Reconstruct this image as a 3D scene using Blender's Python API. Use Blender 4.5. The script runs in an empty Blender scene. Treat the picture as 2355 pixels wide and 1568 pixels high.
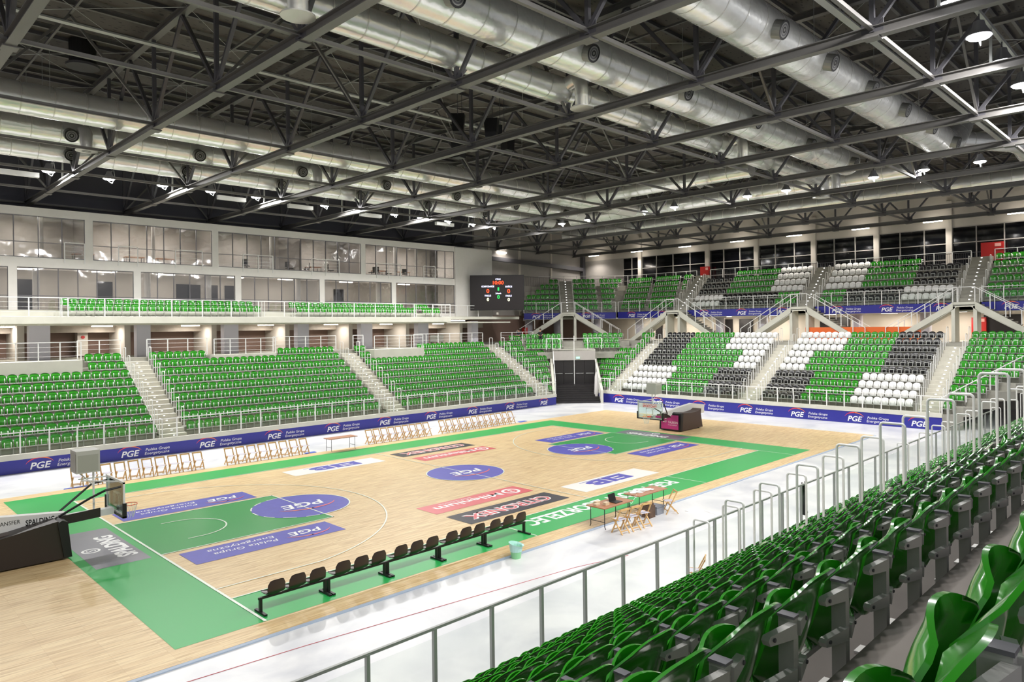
import bpy, bmesh, math, random
import numpy as np
from mathutils import Vector, Matrix

random.seed(7)
rng = np.random.default_rng(7)
sc = bpy.context.scene
COL = sc.collection

# ------------------------------------------------------------------ camera
CAMP = dict(loc=(-7.3767, -18.0553, 6.7943), yaw=0.7739, roll=-0.012, f=1633.09, px=1230.75, py=750.86)
W, H = 2355.0, 1568.0


def cam_axes():
    cy, sy = math.cos(CAMP['yaw']), math.sin(CAMP['yaw'])
    f = np.array([cy, sy, 0.0]); r = np.array([sy, -cy, 0.0]); u = np.array([0, 0, 1.0])
    cr, sr = math.cos(CAMP['roll']), math.sin(CAMP['roll'])
    return cr * r + sr * u, -sr * r + cr * u, f


def project(P):
    R, U, F = cam_axes()
    d = np.atleast_2d(P) - np.array(CAMP['loc'])
    z = d @ F
    return CAMP['px'] + CAMP['f'] * (d @ R) / z, CAMP['py'] - CAMP['f'] * (d @ U) / z, z


cam = bpy.data.cameras.new('camera')
camo = bpy.data.objects.new('camera', cam)
COL.objects.link(camo)
_R, _U, _F = cam_axes()
M = Matrix(((_R[0], _U[0], -_F[0], CAMP['loc'][0]), (_R[1], _U[1], -_F[1], CAMP['loc'][1]),
            (_R[2], _U[2], -_F[2], CAMP['loc'][2]), (0, 0, 0, 1)))
camo.matrix_world = M
cam.sensor_fit = 'HORIZONTAL'
cam.sensor_width = 36.0
cam.lens = CAMP['f'] / W * 36.0
cam.shift_x = (W / 2 - CAMP['px']) / W
cam.shift_y = (CAMP['py'] - H / 2) / W
cam.clip_start = 0.05
cam.clip_end = 300
sc.camera = camo

# ------------------------------------------------------------------ world, exposure
world = bpy.data.worlds.new('world')
sc.world = world
world.use_nodes = True
wb = world.node_tree.nodes['Background']
wb.inputs[0].default_value = (0.93, 0.95, 1.0, 1)
wb.inputs[1].default_value = 0.4
sc.view_settings.view_transform = 'Standard'
sc.view_settings.look = 'None'
sc.view_settings.exposure = 0.12
sc.view_settings.gamma = 1.0
LAMP_POWER = 600.0
STRIP_POWER = 45.0


def lamp(loc, power, size=0.35, color=(1, 0.98, 0.96), parent=None, shape='DISK', size_y=None, aim=None, spread=math.pi):
    L = bpy.data.lights.new('lamp_light', 'AREA')
    L.shape = shape
    L.size = size
    if size_y:
        L.size_y = size_y
    L.energy = power
    L.spread = spread
    L.color = color
    o = bpy.data.objects.new('lamp_light', L)
    COL.objects.link(o)
    o.location = loc
    if aim is not None:
        d = Vector(aim) - Vector(loc)
        o.rotation_euler = d.to_track_quat('-Z', 'Y').to_euler()
    if parent is not None:
        o.parent = parent
        o.matrix_parent_inverse = Matrix.Translation(parent.location).inverted()
    return o


# ------------------------------------------------------------------ materials
def lin(h):
    c = [int(h[i:i + 2], 16) / 255 for i in (0, 2, 4)]
    return tuple(((x + 0.055) / 1.055) ** 2.4 if x > 0.04045 else x / 12.92 for x in c) + (1,)


MATS = {}


def mat(name, hexc, rough=0.5, metal=0.0, var=0.0, scale=3.0, bump=0.0, bscale=20.0, coat=0.0, spec=None):
    if name in MATS:
        return MATS[name]
    m = bpy.data.materials.new(name)
    m.use_nodes = True
    nt = m.node_tree
    b = nt.nodes['Principled BSDF']
    c = lin(hexc)
    b.inputs['Base Color'].default_value = c
    b.inputs['Roughness'].default_value = rough
    b.inputs['Metallic'].default_value = metal
    if coat:
        b.inputs['Coat Weight'].default_value = coat
        b.inputs['Coat Roughness'].default_value = 0.08
    if spec is not None:
        b.inputs['Specular IOR Level'].default_value = spec
    if var > 0 or bump > 0:
        tc = nt.nodes.new('ShaderNodeTexCoord')
    if var > 0:
        n = nt.nodes.new('ShaderNodeTexNoise')
        n.inputs['Scale'].default_value = scale
        n.inputs['Detail'].default_value = 5
        nt.links.new(tc.outputs['Object'], n.inputs['Vector'])
        r = nt.nodes.new('ShaderNodeValToRGB')
        r.color_ramp.elements[0].position = 0.3
        r.color_ramp.elements[1].position = 0.7
        r.color_ramp.elements[0].color = tuple(x * (1 - var) for x in c[:3]) + (1,)
        r.color_ramp.elements[1].color = tuple(min(1, x * (1 + var)) for x in c[:3]) + (1,)
        nt.links.new(n.outputs['Fac'], r.inputs['Fac'])
        nt.links.new(r.outputs['Color'], b.inputs['Base Color'])
    if bump > 0:
        n2 = nt.nodes.new('ShaderNodeTexNoise')
        n2.inputs['Scale'].default_value = bscale
        nt.links.new(tc.outputs['Object'], n2.inputs['Vector'])
        bp = nt.nodes.new('ShaderNodeBump')
        bp.inputs['Strength'].default_value = bump
        bp.inputs['Distance'].default_value = 0.05
        nt.links.new(n2.outputs['Fac'], bp.inputs['Height'])
        nt.links.new(bp.outputs['Normal'], b.inputs['Normal'])
    MATS[name] = m
    return m


def emit(name, hexc, strength):
    if name in MATS:
        return MATS[name]
    m = bpy.data.materials.new(name)
    m.use_nodes = True
    b = m.node_tree.nodes['Principled BSDF']
    b.inputs['Base Color'].default_value = lin(hexc)
    b.inputs['Emission Color'].default_value = lin(hexc)
    b.inputs['Emission Strength'].default_value = strength
    MATS[name] = m
    return m


def glass_mat(name, tint, alpha_reflect=0.12, rough=0.02, fres=1.35, trans=(1, 1, 1, 1)):
    m = bpy.data.materials.new(name)
    m.use_nodes = True
    nt = m.node_tree
    nt.nodes.clear()
    out = nt.nodes.new('ShaderNodeOutputMaterial')
    tr = nt.nodes.new('ShaderNodeBsdfTransparent'); tr.inputs[0].default_value = trans
    gl = nt.nodes.new('ShaderNodeBsdfGlossy'); gl.inputs['Color'].default_value = tint
    gl.inputs['Roughness'].default_value = rough
    fr = nt.nodes.new('ShaderNodeFresnel'); fr.inputs[0].default_value = fres
    ad = nt.nodes.new('ShaderNodeMath'); ad.operation = 'ADD'; ad.inputs[1].default_value = alpha_reflect
    ad.use_clamp = True
    nt.links.new(fr.outputs[0], ad.inputs[0])
    if name == 'gallery_glass':
        tc = nt.nodes.new('ShaderNodeTexCoord')
        n = nt.nodes.new('ShaderNodeTexNoise'); n.inputs['Scale'].default_value = 0.7
        bp = nt.nodes.new('ShaderNodeBump'); bp.inputs['Strength'].default_value = 0.12; bp.inputs['Distance'].default_value = 0.3
        nt.links.new(tc.outputs['Object'], n.inputs['Vector'])
        nt.links.new(n.outputs['Fac'], bp.inputs['Height'])
        nt.links.new(bp.outputs['Normal'], gl.inputs['Normal'])
    mx = nt.nodes.new('ShaderNodeMixShader')
    nt.links.new(ad.outputs[0], mx.inputs[0]); nt.links.new(tr.outputs[0], mx.inputs[1]); nt.links.new(gl.outputs[0], mx.inputs[2])
    nt.links.new(mx.outputs[0], out.inputs[0])
    MATS[name] = m
    return m


def wood_floor_mat():
    m = bpy.data.materials.new('maple_parquet')
    m.use_nodes = True
    nt = m.node_tree
    b = nt.nodes['Principled BSDF']
    tc = nt.nodes.new('ShaderNodeTexCoord')
    br = nt.nodes.new('ShaderNodeTexBrick')
    br.offset = 0.37; br.offset_frequency = 1
    br.inputs['Scale'].default_value = 1.0
    br.inputs['Brick Width'].default_value = 0.9
    br.inputs['Row Height'].default_value = 0.075
    br.inputs['Mortar Size'].default_value = 0.0012
    br.inputs['Mortar Smooth'].default_value = 0.5
    br.inputs['Color1'].default_value = lin('EBD2A2')
    br.inputs['Color2'].default_value = lin('DDBE8C')
    br.inputs['Mortar'].default_value = lin('B08A5C')
    nt.links.new(tc.outputs['Object'], br.inputs['Vector'])
    mp = nt.nodes.new('ShaderNodeMapping'); mp.inputs['Scale'].default_value = (0.9, 14, 1)
    nt.links.new(tc.outputs['Object'], mp.inputs['Vector'])
    n = nt.nodes.new('ShaderNodeTexNoise'); n.inputs['Scale'].default_value = 1.3; n.inputs['Detail'].default_value = 6
    nt.links.new(mp.outputs[0], n.inputs['Vector'])
    rp = nt.nodes.new('ShaderNodeValToRGB')
    rp.color_ramp.elements[0].position = 0.32; rp.color_ramp.elements[0].color = (0.62, 0.52, 0.42, 1)
    rp.color_ramp.elements[1].position = 0.55; rp.color_ramp.elements[1].color = (1, 1, 1, 1)
    nt.links.new(n.outputs['Fac'], rp.inputs['Fac'])
    mx = nt.nodes.new('ShaderNodeMix'); mx.data_type = 'RGBA'; mx.blend_type = 'MULTIPLY'
    mx.inputs[0].default_value = 0.75
    nt.links.new(br.outputs['Color'], mx.inputs[6]); nt.links.new(rp.outputs['Color'], mx.inputs[7])
    nt.links.new(mx.outputs[2], b.inputs['Base Color'])
    b.inputs['Roughness'].default_value = 0.38
    b.inputs['Specular IOR Level'].default_value = 0.25
    MATS['wood'] = m
    return m


def concrete_floor_mat():
    m = bpy.data.materials.new('polished_concrete')
    m.use_nodes = True
    nt = m.node_tree
    b = nt.nodes['Principled BSDF']
    tc = nt.nodes.new('ShaderNodeTexCoord')
    n = nt.nodes.new('ShaderNodeTexNoise'); n.inputs['Scale'].default_value = 0.35; n.inputs['Detail'].default_value = 9
    n.inputs['Distortion'].default_value = 1.2
    nt.links.new(tc.outputs['Object'], n.inputs['Vector'])
    rp = nt.nodes.new('ShaderNodeValToRGB')
    rp.color_ramp.elements[0].position = 0.3; rp.color_ramp.elements[0].color = lin('C0C2C8')
    rp.color_ramp.elements[1].position = 0.62; rp.color_ramp.elements[1].color = lin('E2E2E2')
    nt.links.new(n.outputs['Fac'], rp.inputs['Fac'])
    nt.links.new(rp.outputs['Color'], b.inputs['Base Color'])
    b.inputs['Roughness'].default_value = 0.3
    b.inputs['Specular IOR Level'].default_value = 0.4
    return m


def deck_mat():
    m = bpy.data.materials.new('perforated_roof_deck')
    m.use_nodes = True
    nt = m.node_tree
    b = nt.nodes['Principled BSDF']
    tc = nt.nodes.new('ShaderNodeTexCoord')
    mp = nt.nodes.new('ShaderNodeMapping'); mp.inputs['Scale'].default_value = (1.5, 3.6, 1)
    nt.links.new(tc.outputs['Object'], mp.inputs['Vector'])
    v = nt.nodes.new('ShaderNodeTexVoronoi'); v.inputs['Scale'].default_value = 1.6; v.inputs['Randomness'].default_value = 0.8
    nt.links.new(mp.outputs[0], v.inputs['Vector'])
    rp = nt.nodes.new('ShaderNodeValToRGB'); rp.color_ramp.interpolation = 'CONSTANT'
    rp.color_ramp.elements[0].color = lin('211F1E')
    rp.color_ramp.elements[1].position = 0.2; rp.color_ramp.elements[1].color = lin('544F4A')
    nt.links.new(v.outputs['Distance'], rp.inputs['Fac'])
    nt.links.new(rp.outputs['Color'], b.inputs['Base Color'])
    b.inputs['Roughness'].default_value = 0.6
    return m


M_WOOD = wood_floor_mat()
M_CONC = concrete_floor_mat()
M_DECK = deck_mat()
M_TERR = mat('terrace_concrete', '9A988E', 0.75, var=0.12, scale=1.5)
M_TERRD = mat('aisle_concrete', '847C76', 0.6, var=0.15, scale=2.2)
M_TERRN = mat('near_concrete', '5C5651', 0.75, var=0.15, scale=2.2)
M_PARA = mat('precast_parapet', 'C9C8BC', 0.6, var=0.06, scale=1.2)
M_WHITE = mat('white_paint', 'D9D8D5', 0.5)
M_WALLW = mat('gallery_white', 'E6E3DE', 0.6, var=0.02)
M_BEIGE = mat('beige_panel', 'CDC6BC', 0.6, var=0.04, scale=0.4)
M_BROWN = mat('brown_panel', '8D7468', 0.6, var=0.05, scale=0.4)
M_GREY = mat('grey_panel', 'A8A39E', 0.6, var=0.03)
M_BLACK = mat('black_paint', '141314', 0.45)
M_DBLACK = mat('dark_door', '1D1A1C', 0.4)
M_STEEL = mat('graphite_steel', '56555A', 0.42, metal=0.2)
M_RAIL = mat('white_rail', 'E4E4E2', 0.35)
M_RAILG = mat('grey_rail', 'A9ABA8', 0.35, metal=0.3)
M_BRACK = mat('seat_bracket', 'BDBCB8', 0.35, metal=0.25)
M_BLUE = mat('banner_blue', '2A2C8E', 0.35)
M_STBLUE = mat('sticker_blue', '514EB4', 0.4, var=0.05, spec=0.2)
M_GREEN = mat('court_green', '2BA953', 0.35, spec=0.22)
M_KEY = mat('key_green', '259A4A', 0.3, spec=0.2)
M_LINE = mat('court_line', 'E6EFE0', 0.35)
M_TEXTW = mat('print_white', 'F2F2F2', 0.4)
M_RED = mat('print_red', 'E0424A', 0.4)
M_ORANGE = mat('print_orange', 'F0783C', 0.4)
M_SRED = mat('sticker_red', 'D8505A', 0.35)
M_SBLK = mat('sticker_black', '2E2932', 0.4, spec=0.2)
M_SGREY = mat('sticker_grey', '6C6A78', 0.35, var=0.12, scale=0.8)
M_SWHITE = mat('sticker_white', 'EFEDE8', 0.35)
M_DUCT = mat('duct_foil', 'F6F6F4', 0.27, metal=0.62, var=0.04, scale=1.5, bump=0.35, bscale=3.5)
M_DUCTB = mat('duct_band', 'DEDDD8', 0.35, metal=0.5)
M_DIFF = mat('diffuser_grey', '8C8C88', 0.4, metal=0.5)
M_SEATG = mat('seat_green', '2E8F1E', 0.16, coat=0.35)
M_SEATW = mat('seat_white', 'E8E8E6', 0.2, coat=0.3)
M_SEATK = mat('seat_black', '0D0C0F', 0.3)
M_PINE = mat('pine_wood', 'D9AE72', 0.5, var=0.12, scale=6)
M_TABLE = mat('table_top', 'A9714F', 0.4, var=0.1, scale=5)
M_PAD = mat('black_vinyl', '2B2321', 0.4)
M_PADB = mat('brown_vinyl', '43332D', 0.45)
M_SHELL = mat('brown_plastic', '2E2220', 0.3)
M_REDM = mat('red_enamel', 'B0201E', 0.4)
M_PINK = mat('magenta_pad', 'BE3583', 0.4)
M_LAMPON = emit('lamp_glow', 'FFFFFF', 18.0)
M_TUBE = emit('tube_glow', 'FFF6E8', 14.0)
M_STEPL = emit('step_light', 'FFFFFF', 1.6)
M_GLASS = glass_mat('gallery_glass', (0.9, 0.9, 0.9, 1), 0.10, 0.06, 1.15, trans=(0.85, 0.84, 0.83, 1))
M_RGLASS = glass_mat('rail_glass', (0.9, 0.95, 0.93, 1), 0.015, 0.05, 1.02, trans=(0.95, 0.965, 0.955, 1))
M_NIGHT = mat('night_glass', '0B0C10', 0.06, spec=0.9)
M_BGLASS = glass_mat('board_glass', (0.9, 0.95, 0.93, 1), 0.04, 0.05, 1.3, trans=(0.8, 0.88, 0.85, 1))


# ------------------------------------------------------------------ mesh builder
class MB:
    def __init__(s):
        s.v = []; s.f = []; s.m = []; s.mats = []

    def mi(s, m):
        if m not in s.mats:
            s.mats.append(m)
        return s.mats.index(m)

    def add(s, vs, fs, m):
        o = len(s.v); k = s.mi(m)
        s.v.extend([tuple(map(float, p)) for p in vs])
        s.f.extend([tuple(i + o for i in f) for f in fs])
        s.m.extend([k] * len(fs))
        return s

    def bx(s, x0, x1, y0, y1, z0, z1, m):
        v = [(x0, y0, z0), (x1, y0, z0), (x1, y1, z0), (x0, y1, z0), (x0, y0, z1), (x1, y0, z1), (x1, y1, z1), (x0, y1, z1)]
        f = [(0, 3, 2, 1), (4, 5, 6, 7), (0, 1, 5, 4), (1, 2, 6, 5), (2, 3, 7, 6), (3, 0, 4, 7)]
        return s.add(v, f, m)

    def prism(s, pts, z0, z1, m):
        n = len(pts)
        a = sum(pts[i][0] * pts[(i + 1) % n][1] - pts[(i + 1) % n][0] * pts[i][1] for i in range(n))
        if a < 0:
            pts = pts[::-1]
        v = [(p[0], p[1], z0) for p in pts] + [(p[0], p[1], z1) for p in pts]
        f = [tuple(range(n))[::-1], tuple(range(n, 2 * n))] + [(i, (i + 1) % n, n + (i + 1) % n, n + i) for i in range(n)]
        return s.add(v, f, m)

    def vprism(s, prof, O, A, B, N, t, m):
        """profile (a,b) in plane O + a*A + b*B, extruded by t along N"""
        O, A, B, N = map(np.array, (O, A, B, N))
        n = len(prof)
        v0 = [O + A * a + B * b for a, b in prof]
        v = v0 + [p + N * t for p in v0]
        f = [tuple(range(n))[::-1], tuple(range(n, 2 * n))] + [(i, (i + 1) % n, n + (i + 1) % n, n + i) for i in range(n)]
        return s.add(v, f, m)

    def beam(s, p, q, w, h, m, up=(0, 0, 1)):
        p, q = np.array(p, float), np.array(q, float)
        d = q - p; d /= np.linalg.norm(d)
        up = np.array(up, float)
        if abs(d @ up) > 0.95:
            up = np.array([1.0, 0, 0])
        r = np.cross(d, up); r /= np.linalg.norm(r); u = np.cross(r, d)
        v = [e + r * a * w / 2 + u * b * h / 2 for e in (p, q) for a, b in ((-1, -1), (1, -1), (1, 1), (-1, 1))]
        f = [(0, 1, 2, 3), (7, 6, 5, 4), (0, 4, 5, 1), (1, 5, 6, 2), (2, 6, 7, 3), (3, 7, 4, 0)]
        return s.add(v, f, m)

    def tube(s, p, q, r, m, n=8, r2=None, caps=True):
        return s.path([p, q], r, m, n, r2=r2, caps=caps)

    def path(s, pts, r, m, n=8, r2=None, caps=True, closed=False):
        P = [np.array(a, float) for a in pts]
        k = len(P)
        vs = []
        nrm = None
        for i in range(k):
            if closed:
                d = P[(i + 1) % k] - P[i - 1]
            else:
                d = (P[min(i + 1, k - 1)] - P[max(i - 1, 0)])
            d = d / (np.linalg.norm(d) + 1e-12)
            if nrm is None:
                a = np.array([0, 0, 1.0]) if abs(d[2]) < 0.9 else np.array([1.0, 0, 0])
                nrm = np.cross(d, a)
            nrm = nrm - d * (nrm @ d)
            nrm /= np.linalg.norm(nrm)
            b = np.cross(d, nrm)
            rr = r if r2 is None else r + (r2 - r) * i / (k - 1)
            if isinstance(r, (list, tuple)):
                rr = r[i]
            for j in range(n):
                t = 2 * math.pi * j / n
                vs.append(P[i] + (nrm * math.cos(t) + b * math.sin(t)) * rr)
        fs = []
        for i in range(k if closed else k - 1):
            i2 = (i + 1) % k
            for j in range(n):
                j2 = (j + 1) % n
                fs.append((i * n + j, i * n + j2, i2 * n + j2, i2 * n + j))
        if caps and not closed:
            fs.append(tuple(range(n))[::-1])
            fs.append(tuple(range((k - 1) * n, k * n)))
        return s.add(vs, fs, m)

    def disc(s, O, A, B, r, m, n=32, r0=0.0, a0=0.0, a1=2 * math.pi, sx=1.0):
        O, A, B = map(lambda q: np.array(q, float), (O, A, B))
        full = abs(a1 - a0 - 2 * math.pi) < 1e-6
        k = n if full else n + 1
        ts = [a0 + (a1 - a0) * i / n for i in range(k)]
        out = [O + (A * math.cos(t) * sx + B * math.sin(t)) * r for t in ts]
        if r0 <= 0:
            if full:
                return s.add(out, [tuple(range(k))], m)
            return s.add([O] + out, [(0, i + 1, i + 2) for i in range(k - 1)], m)
        inn = [O + (A * math.cos(t) * sx + B * math.sin(t)) * r0 for t in ts]
        if full:
            fs = [(i, (i + 1) % k, k + (i + 1) % k, k + i) for i in range(k)]
        else:
            fs = [(i, i + 1, k + i + 1, k + i) for i in range(k - 1)]
        return s.add(out + inn, fs, m)

    def quad(s, a, b, c, d, m):
        return s.add([a, b, c, d], [(0, 1, 2, 3)], m)

    def grid(s, V, nu, nv, m):
        fs = [(i * nv + j, i * nv + j + 1, (i + 1) * nv + j + 1, (i + 1) * nv + j) for i in range(nu - 1) for j in range(nv - 1)]
        return s.add(V, fs, m)

    def mesh(s, name):
        me = bpy.data.meshes.new(name)
        me.from_pydata(s.v, [], s.f)
        for m in s.mats:
            me.materials.append(m)
        if len(s.mats) > 1:
            me.polygons.foreach_set('material_index', s.m)
        me.update()
        return me

    def build(s, name, parent=None, smooth=False, loc=None):
        me = s.mesh(name)
        if smooth:
            smooth_by_angle(me)
        o = bpy.data.objects.new(name, me)
        COL.objects.link(o)
        if loc is not None:
            o.location = loc
        if parent is not None:
            o.parent = parent
            if loc is None and parent.type == 'EMPTY':
                o.matrix_parent_inverse = (Matrix.Translation(parent.location) @ parent.rotation_euler.to_matrix().to_4x4()).inverted()
        return o


def smooth_by_angle(me, ang=0.7):
    me.polygons.foreach_set('use_smooth', [True] * len(me.polygons))
    bm = bmesh.new(); bm.from_mesh(me)
    for e in bm.edges:
        if len(e.link_faces) == 2:
            e.smooth = e.calc_face_angle(0) < ang
    bm.to_mesh(me); bm.free()


def tag(o, label=None, cat=None, group=None, kind=None):
    if label: o['label'] = label
    if cat: o['category'] = cat
    if group: o['group'] = group
    if kind: o['kind'] = kind
    return o


def struct(o):
    o['kind'] = 'structure'
    return o


def empty(name, loc=(0, 0, 0), rz=0.0):
    o = bpy.data.objects.new(name, None)
    COL.objects.link(o)
    o.location = loc
    o.rotation_euler = (0, 0, rz)
    o.empty_display_size = 0.1
    return o


def thing(name, label, cat, loc=(0, 0, 0), rz=0.0, group=None):
    return tag(empty(name, loc, rz), label, cat, group)


def copy_tree(o, parent=None):
    c = o.copy()
    COL.objects.link(c)
    if parent is not None:
        c.parent = parent
    for ch in o.children:
        copy_tree(ch, c)
    return c


_tc = {}


def text_geo(txt, bold=0.0, res=3):
    key = (txt, bold)
    if key in _tc:
        return _tc[key]
    cu = bpy.data.curves.new('t', 'FONT')
    cu.body = txt
    cu.size = 1.0
    cu.offset = bold
    cu.resolution_u = res
    cu.align_x = 'LEFT'
    o = bpy.data.objects.new('t', cu)
    COL.objects.link(o)
    dg = bpy.context.evaluated_depsgraph_get()
    me = bpy.data.meshes.new_from_object(o.evaluated_get(dg))
    vs = np.array([v.co[:2] for v in me.vertices]) if len(me.vertices) else np.zeros((0, 2))
    fs = [tuple(p.vertices) for p in me.polygons]
    bpy.data.objects.remove(o); bpy.data.curves.remove(cu); bpy.data.meshes.remove(me)
    if len(vs):
        lo, hi = vs.min(0), vs.max(0)
        vs = vs - np.array([lo[0], 0])
        w = hi[0] - lo[0]
        ht = hi[1]
    else:
        w = ht = 1
    _tc[key] = (vs, fs, w, ht)
    return _tc[key]


def put_text(mb, txt, O, R, U, m, height=None, width=None, shear=0.0, bold=0.0, align='L', eps=0.0):
    """cap height in metres; R,U unit vectors; O = baseline start"""
    vs, fs, w, ht = text_geo(txt, bold)
    O, R, U = (np.array(q, float) for q in (O, R, U))
    N = np.cross(R, U)
    capv = text_geo('E', bold)[3]
    sy = height / capv
    sx = sy if width is None else width / w
    off = 0 if align == 'L' else (-w * sx / 2 if align == 'C' else -w * sx)
    pts = [O + R * (off + x * sx + y * sy * shear) + U * y * sy + N * eps for x, y in vs]
    mb.add(pts, fs, m)
    return w * sx


def pge_logo(mb, O, R, U, h, m_txt, words=True, arc=True, eps=0.004):
    """O = lower-left corner of the PGE letters, h = letter height"""
    O, R, U = (np.array(q, float) for q in (O, R, U))
    N = np.cross(R, U)
    put_text(mb, 'PGE', O, R, U, m_txt, height=h, width=h * 2.6, shear=0.25, bold=0.02, eps=eps)
    if arc:
        # swoosh over the letters
        C = O + R * h * 1.3 + U * (0.5 * h) + N * eps
        for a0, a1, mm in ((math.radians(164), math.radians(86), M_RED), (math.radians(90), math.radians(20), M_ORANGE)):
            n = 8
            vs = []
            for i in range(n + 1):
                t = a0 + (a1 - a0) * i / n
                f = (math.radians(164) - t) / math.radians(144)
                th = 0.03 + 0.15 * math.sin(min(1, max(0, f)) * math.pi)
                ca, sa = math.cos(t), math.sin(t)
                rx, ry = 1.95 * h, 1.3 * h
                p = C + R * ca * rx + U * sa * ry
                q = C + R * ca * (rx - th * h) + U * sa * (ry - th * h)
                vs += [p, q]
            mb.add(vs, [(2 * i, 2 * i + 1, 2 * i + 3, 2 * i + 2) for i in range(n)], mm)
    if words:
        put_text(mb, 'Polska Grupa', O + R * h * 3.8 + U * h * 0.66, R, U, m_txt, height=h * 0.46, width=h * 3.9, shear=0.2, eps=eps)
        put_text(mb, 'Energetyczna', O + R * h * 3.65 + U * h * 0.0, R, U, m_txt, height=h * 0.46, width=h * 4.0, shear=0.2, eps=eps)


ORD = ['zeroth', 'first', 'second', 'third', 'fourth', 'fifth', 'sixth', 'seventh', 'eighth', 'ninth', 'tenth', 'eleventh', 'twelfth',
       'thirteenth', 'fourteenth', 'fifteenth', 'sixteenth', 'seventeenth', 'eighteenth', 'nineteenth', 'twentieth']
TENS = {2: 'twenty', 3: 'thirty', 4: 'forty', 5: 'fifty', 6: 'sixty', 7: 'seventy', 8: 'eighty'}
TENTH = {2: 'twentieth', 3: 'thirtieth', 4: 'fortieth', 5: 'fiftieth', 6: 'sixtieth', 7: 'seventieth', 8: 'eightieth'}


def ordw(n):
    if n <= 20:
        return ORD[n]
    t, u = divmod(n, 10)
    return TENTH[t] if u == 0 else TENS[t] + '-' + ORD[u]




# ================================================================== floor and court
struct(MB().bx(-20, 60, -26, 40, -0.3, 0, M_CONC).build('floor'))

WZ = 0.03
court = thing('basketball_court', 'wooden basketball court with green border and printed logos on the arena floor', 'basketball court', (0, 0, 0))
b = MB(); b.bx(-16, 37.3, -2.75, 17.8, 0.002, WZ, M_WOOD); b.build('wood_floor', court)
b = MB(); b.bx(-16, 37.3, -2.87, -2.75, 0.002, WZ - 0.004, mat('edge_strip', 'A9B8CC', 0.5)); b.build('edge_strip', court)
z = WZ + 0.003
b = MB()
for x0, x1, y0, y1 in ((-2, 30, 15, 17), (-2, 30, -2, 0), (-2, 0, 0, 15), (28, 30, 0, 15)):
    b.quad((x0, y0, z), (x1, y0, z), (x1, y1, z), (x0, y1, z), M_GREEN)
b.build('green_border', court)
X3, Y3, Z3 = (1, 0, 0), (0, 1, 0), (0, 0, 1)
for s in (0, 1):
    fx = (lambda x: x) if s == 0 else (lambda x: 28 - x)
    b = MB(); x0, x1 = sorted((fx(0), fx(5.8)))
    b.quad((x0, 5.05, z), (x1, 5.05, z), (x1, 9.95, z), (x0, 9.95, z), M_KEY)
    b.build('key_area', court)
    b = MB(); b.disc((fx(5.8), 7.5, z + 0.003), X3, Y3, 1.8, M_STBLUE, 48)
    for t, (o, r) in enumerate((((0, 0), (0, 0)),)):
        pge_logo(b, (fx(5.8) + 0.95, 7.5 + 0.35, z + 0.006), (-1, 0, 0), (0, -1, 0), 0.62, M_TEXTW, words=False)
    b.build('circle_sticker', court)


def sticker(x0, x1, y0, y1, m, name, draw):
    b = MB(); zz = z + 0.003
    b.quad((x0, y0, zz), (x1, y0, zz), (x1, y1, zz), (x0, y1, zz), m)
    draw(b, zz + 0.003)
    return b.build(name, court)


RL, UD = (-1, 0, 0), (0, -1, 0)
for x0 in (0.4, 22.75):
    for y0 in (3.33, 10.13):
        def d(b, zz, x0=x0, y0=y0):
            pge_logo(b, (x0 + 4.35, y0 + 0.98, zz), RL, UD, 0.42, M_TEXTW, words=False)
            put_text(b, 'Polska Grupa', (x0 + 2.75, y0 + 0.72, zz), RL, UD, M_TEXTW, height=0.24, width=2.0, shear=0.2)
            put_text(b, 'Energetyczna', (x0 + 2.8, y0 + 1.12, zz), RL, UD, M_TEXTW, height=0.24, width=2.1, shear=0.2)
        sticker(x0, x0 + 4.85, y0, y0 + 1.42, M_STBLUE, 'logo_sticker', d)


def d_mil(b, zz, x0=8.47, y0=2.53):
    put_text(b, 'Milenium', (x0 + 3.75, y0 + 0.85, zz), RL, UD, M_TEXTW, height=0.46, width=3.3, bold=0.02)
    put_text(b, 'zaklady bukmacherskie', (x0 + 2.5, y0 + 0.3 + 0.78, zz), RL, UD, M_TEXTW, height=0.13, width=1.6)
    b.disc((x0 + 4.3, y0 + 0.62, zz), X3, Y3, 0.4, M_TEXTW, 24)
    b.disc((x0 + 4.3, y0 + 0.62, zz + 0.002), X3, Y3, 0.28, M_SRED, 24)
    put_text(b, '3', (x0 + 4.42, y0 + 0.8, zz + 0.004), RL, UD, M_TEXTW, height=0.36, bold=0.02)


def d_cit(b, zz, x0=8.47, y0=0.6):
    put_text(b, 'CITRONEX', (x0 + 4.62, y0 + 1.0, zz), RL, UD, M_TEXTW, height=0.62, width=4.2, bold=0.07)
    put_text(b, 'CITRONEX', (x0 + 4.56, y0 + 0.97, zz + 0.002), RL, UD, M_SRED, height=0.55, width=4.1, bold=0.015)


def d_eib(b, zz, x0, y0):
    put_text(b, 'EIB', (x0 + 3.75, y0 + 1.15, zz), RL, UD, M_STBLUE, height=0.78, width=2.6, bold=0.05)
    b.quad((x0 + 1.0, y0 + 1.22, zz), (x0 + 3.8, y0 + 1.22, zz), (x0 + 3.8, y0 + 1.27, zz), (x0 + 1.0, y0 + 1.27, zz), M_STBLUE)


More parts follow.
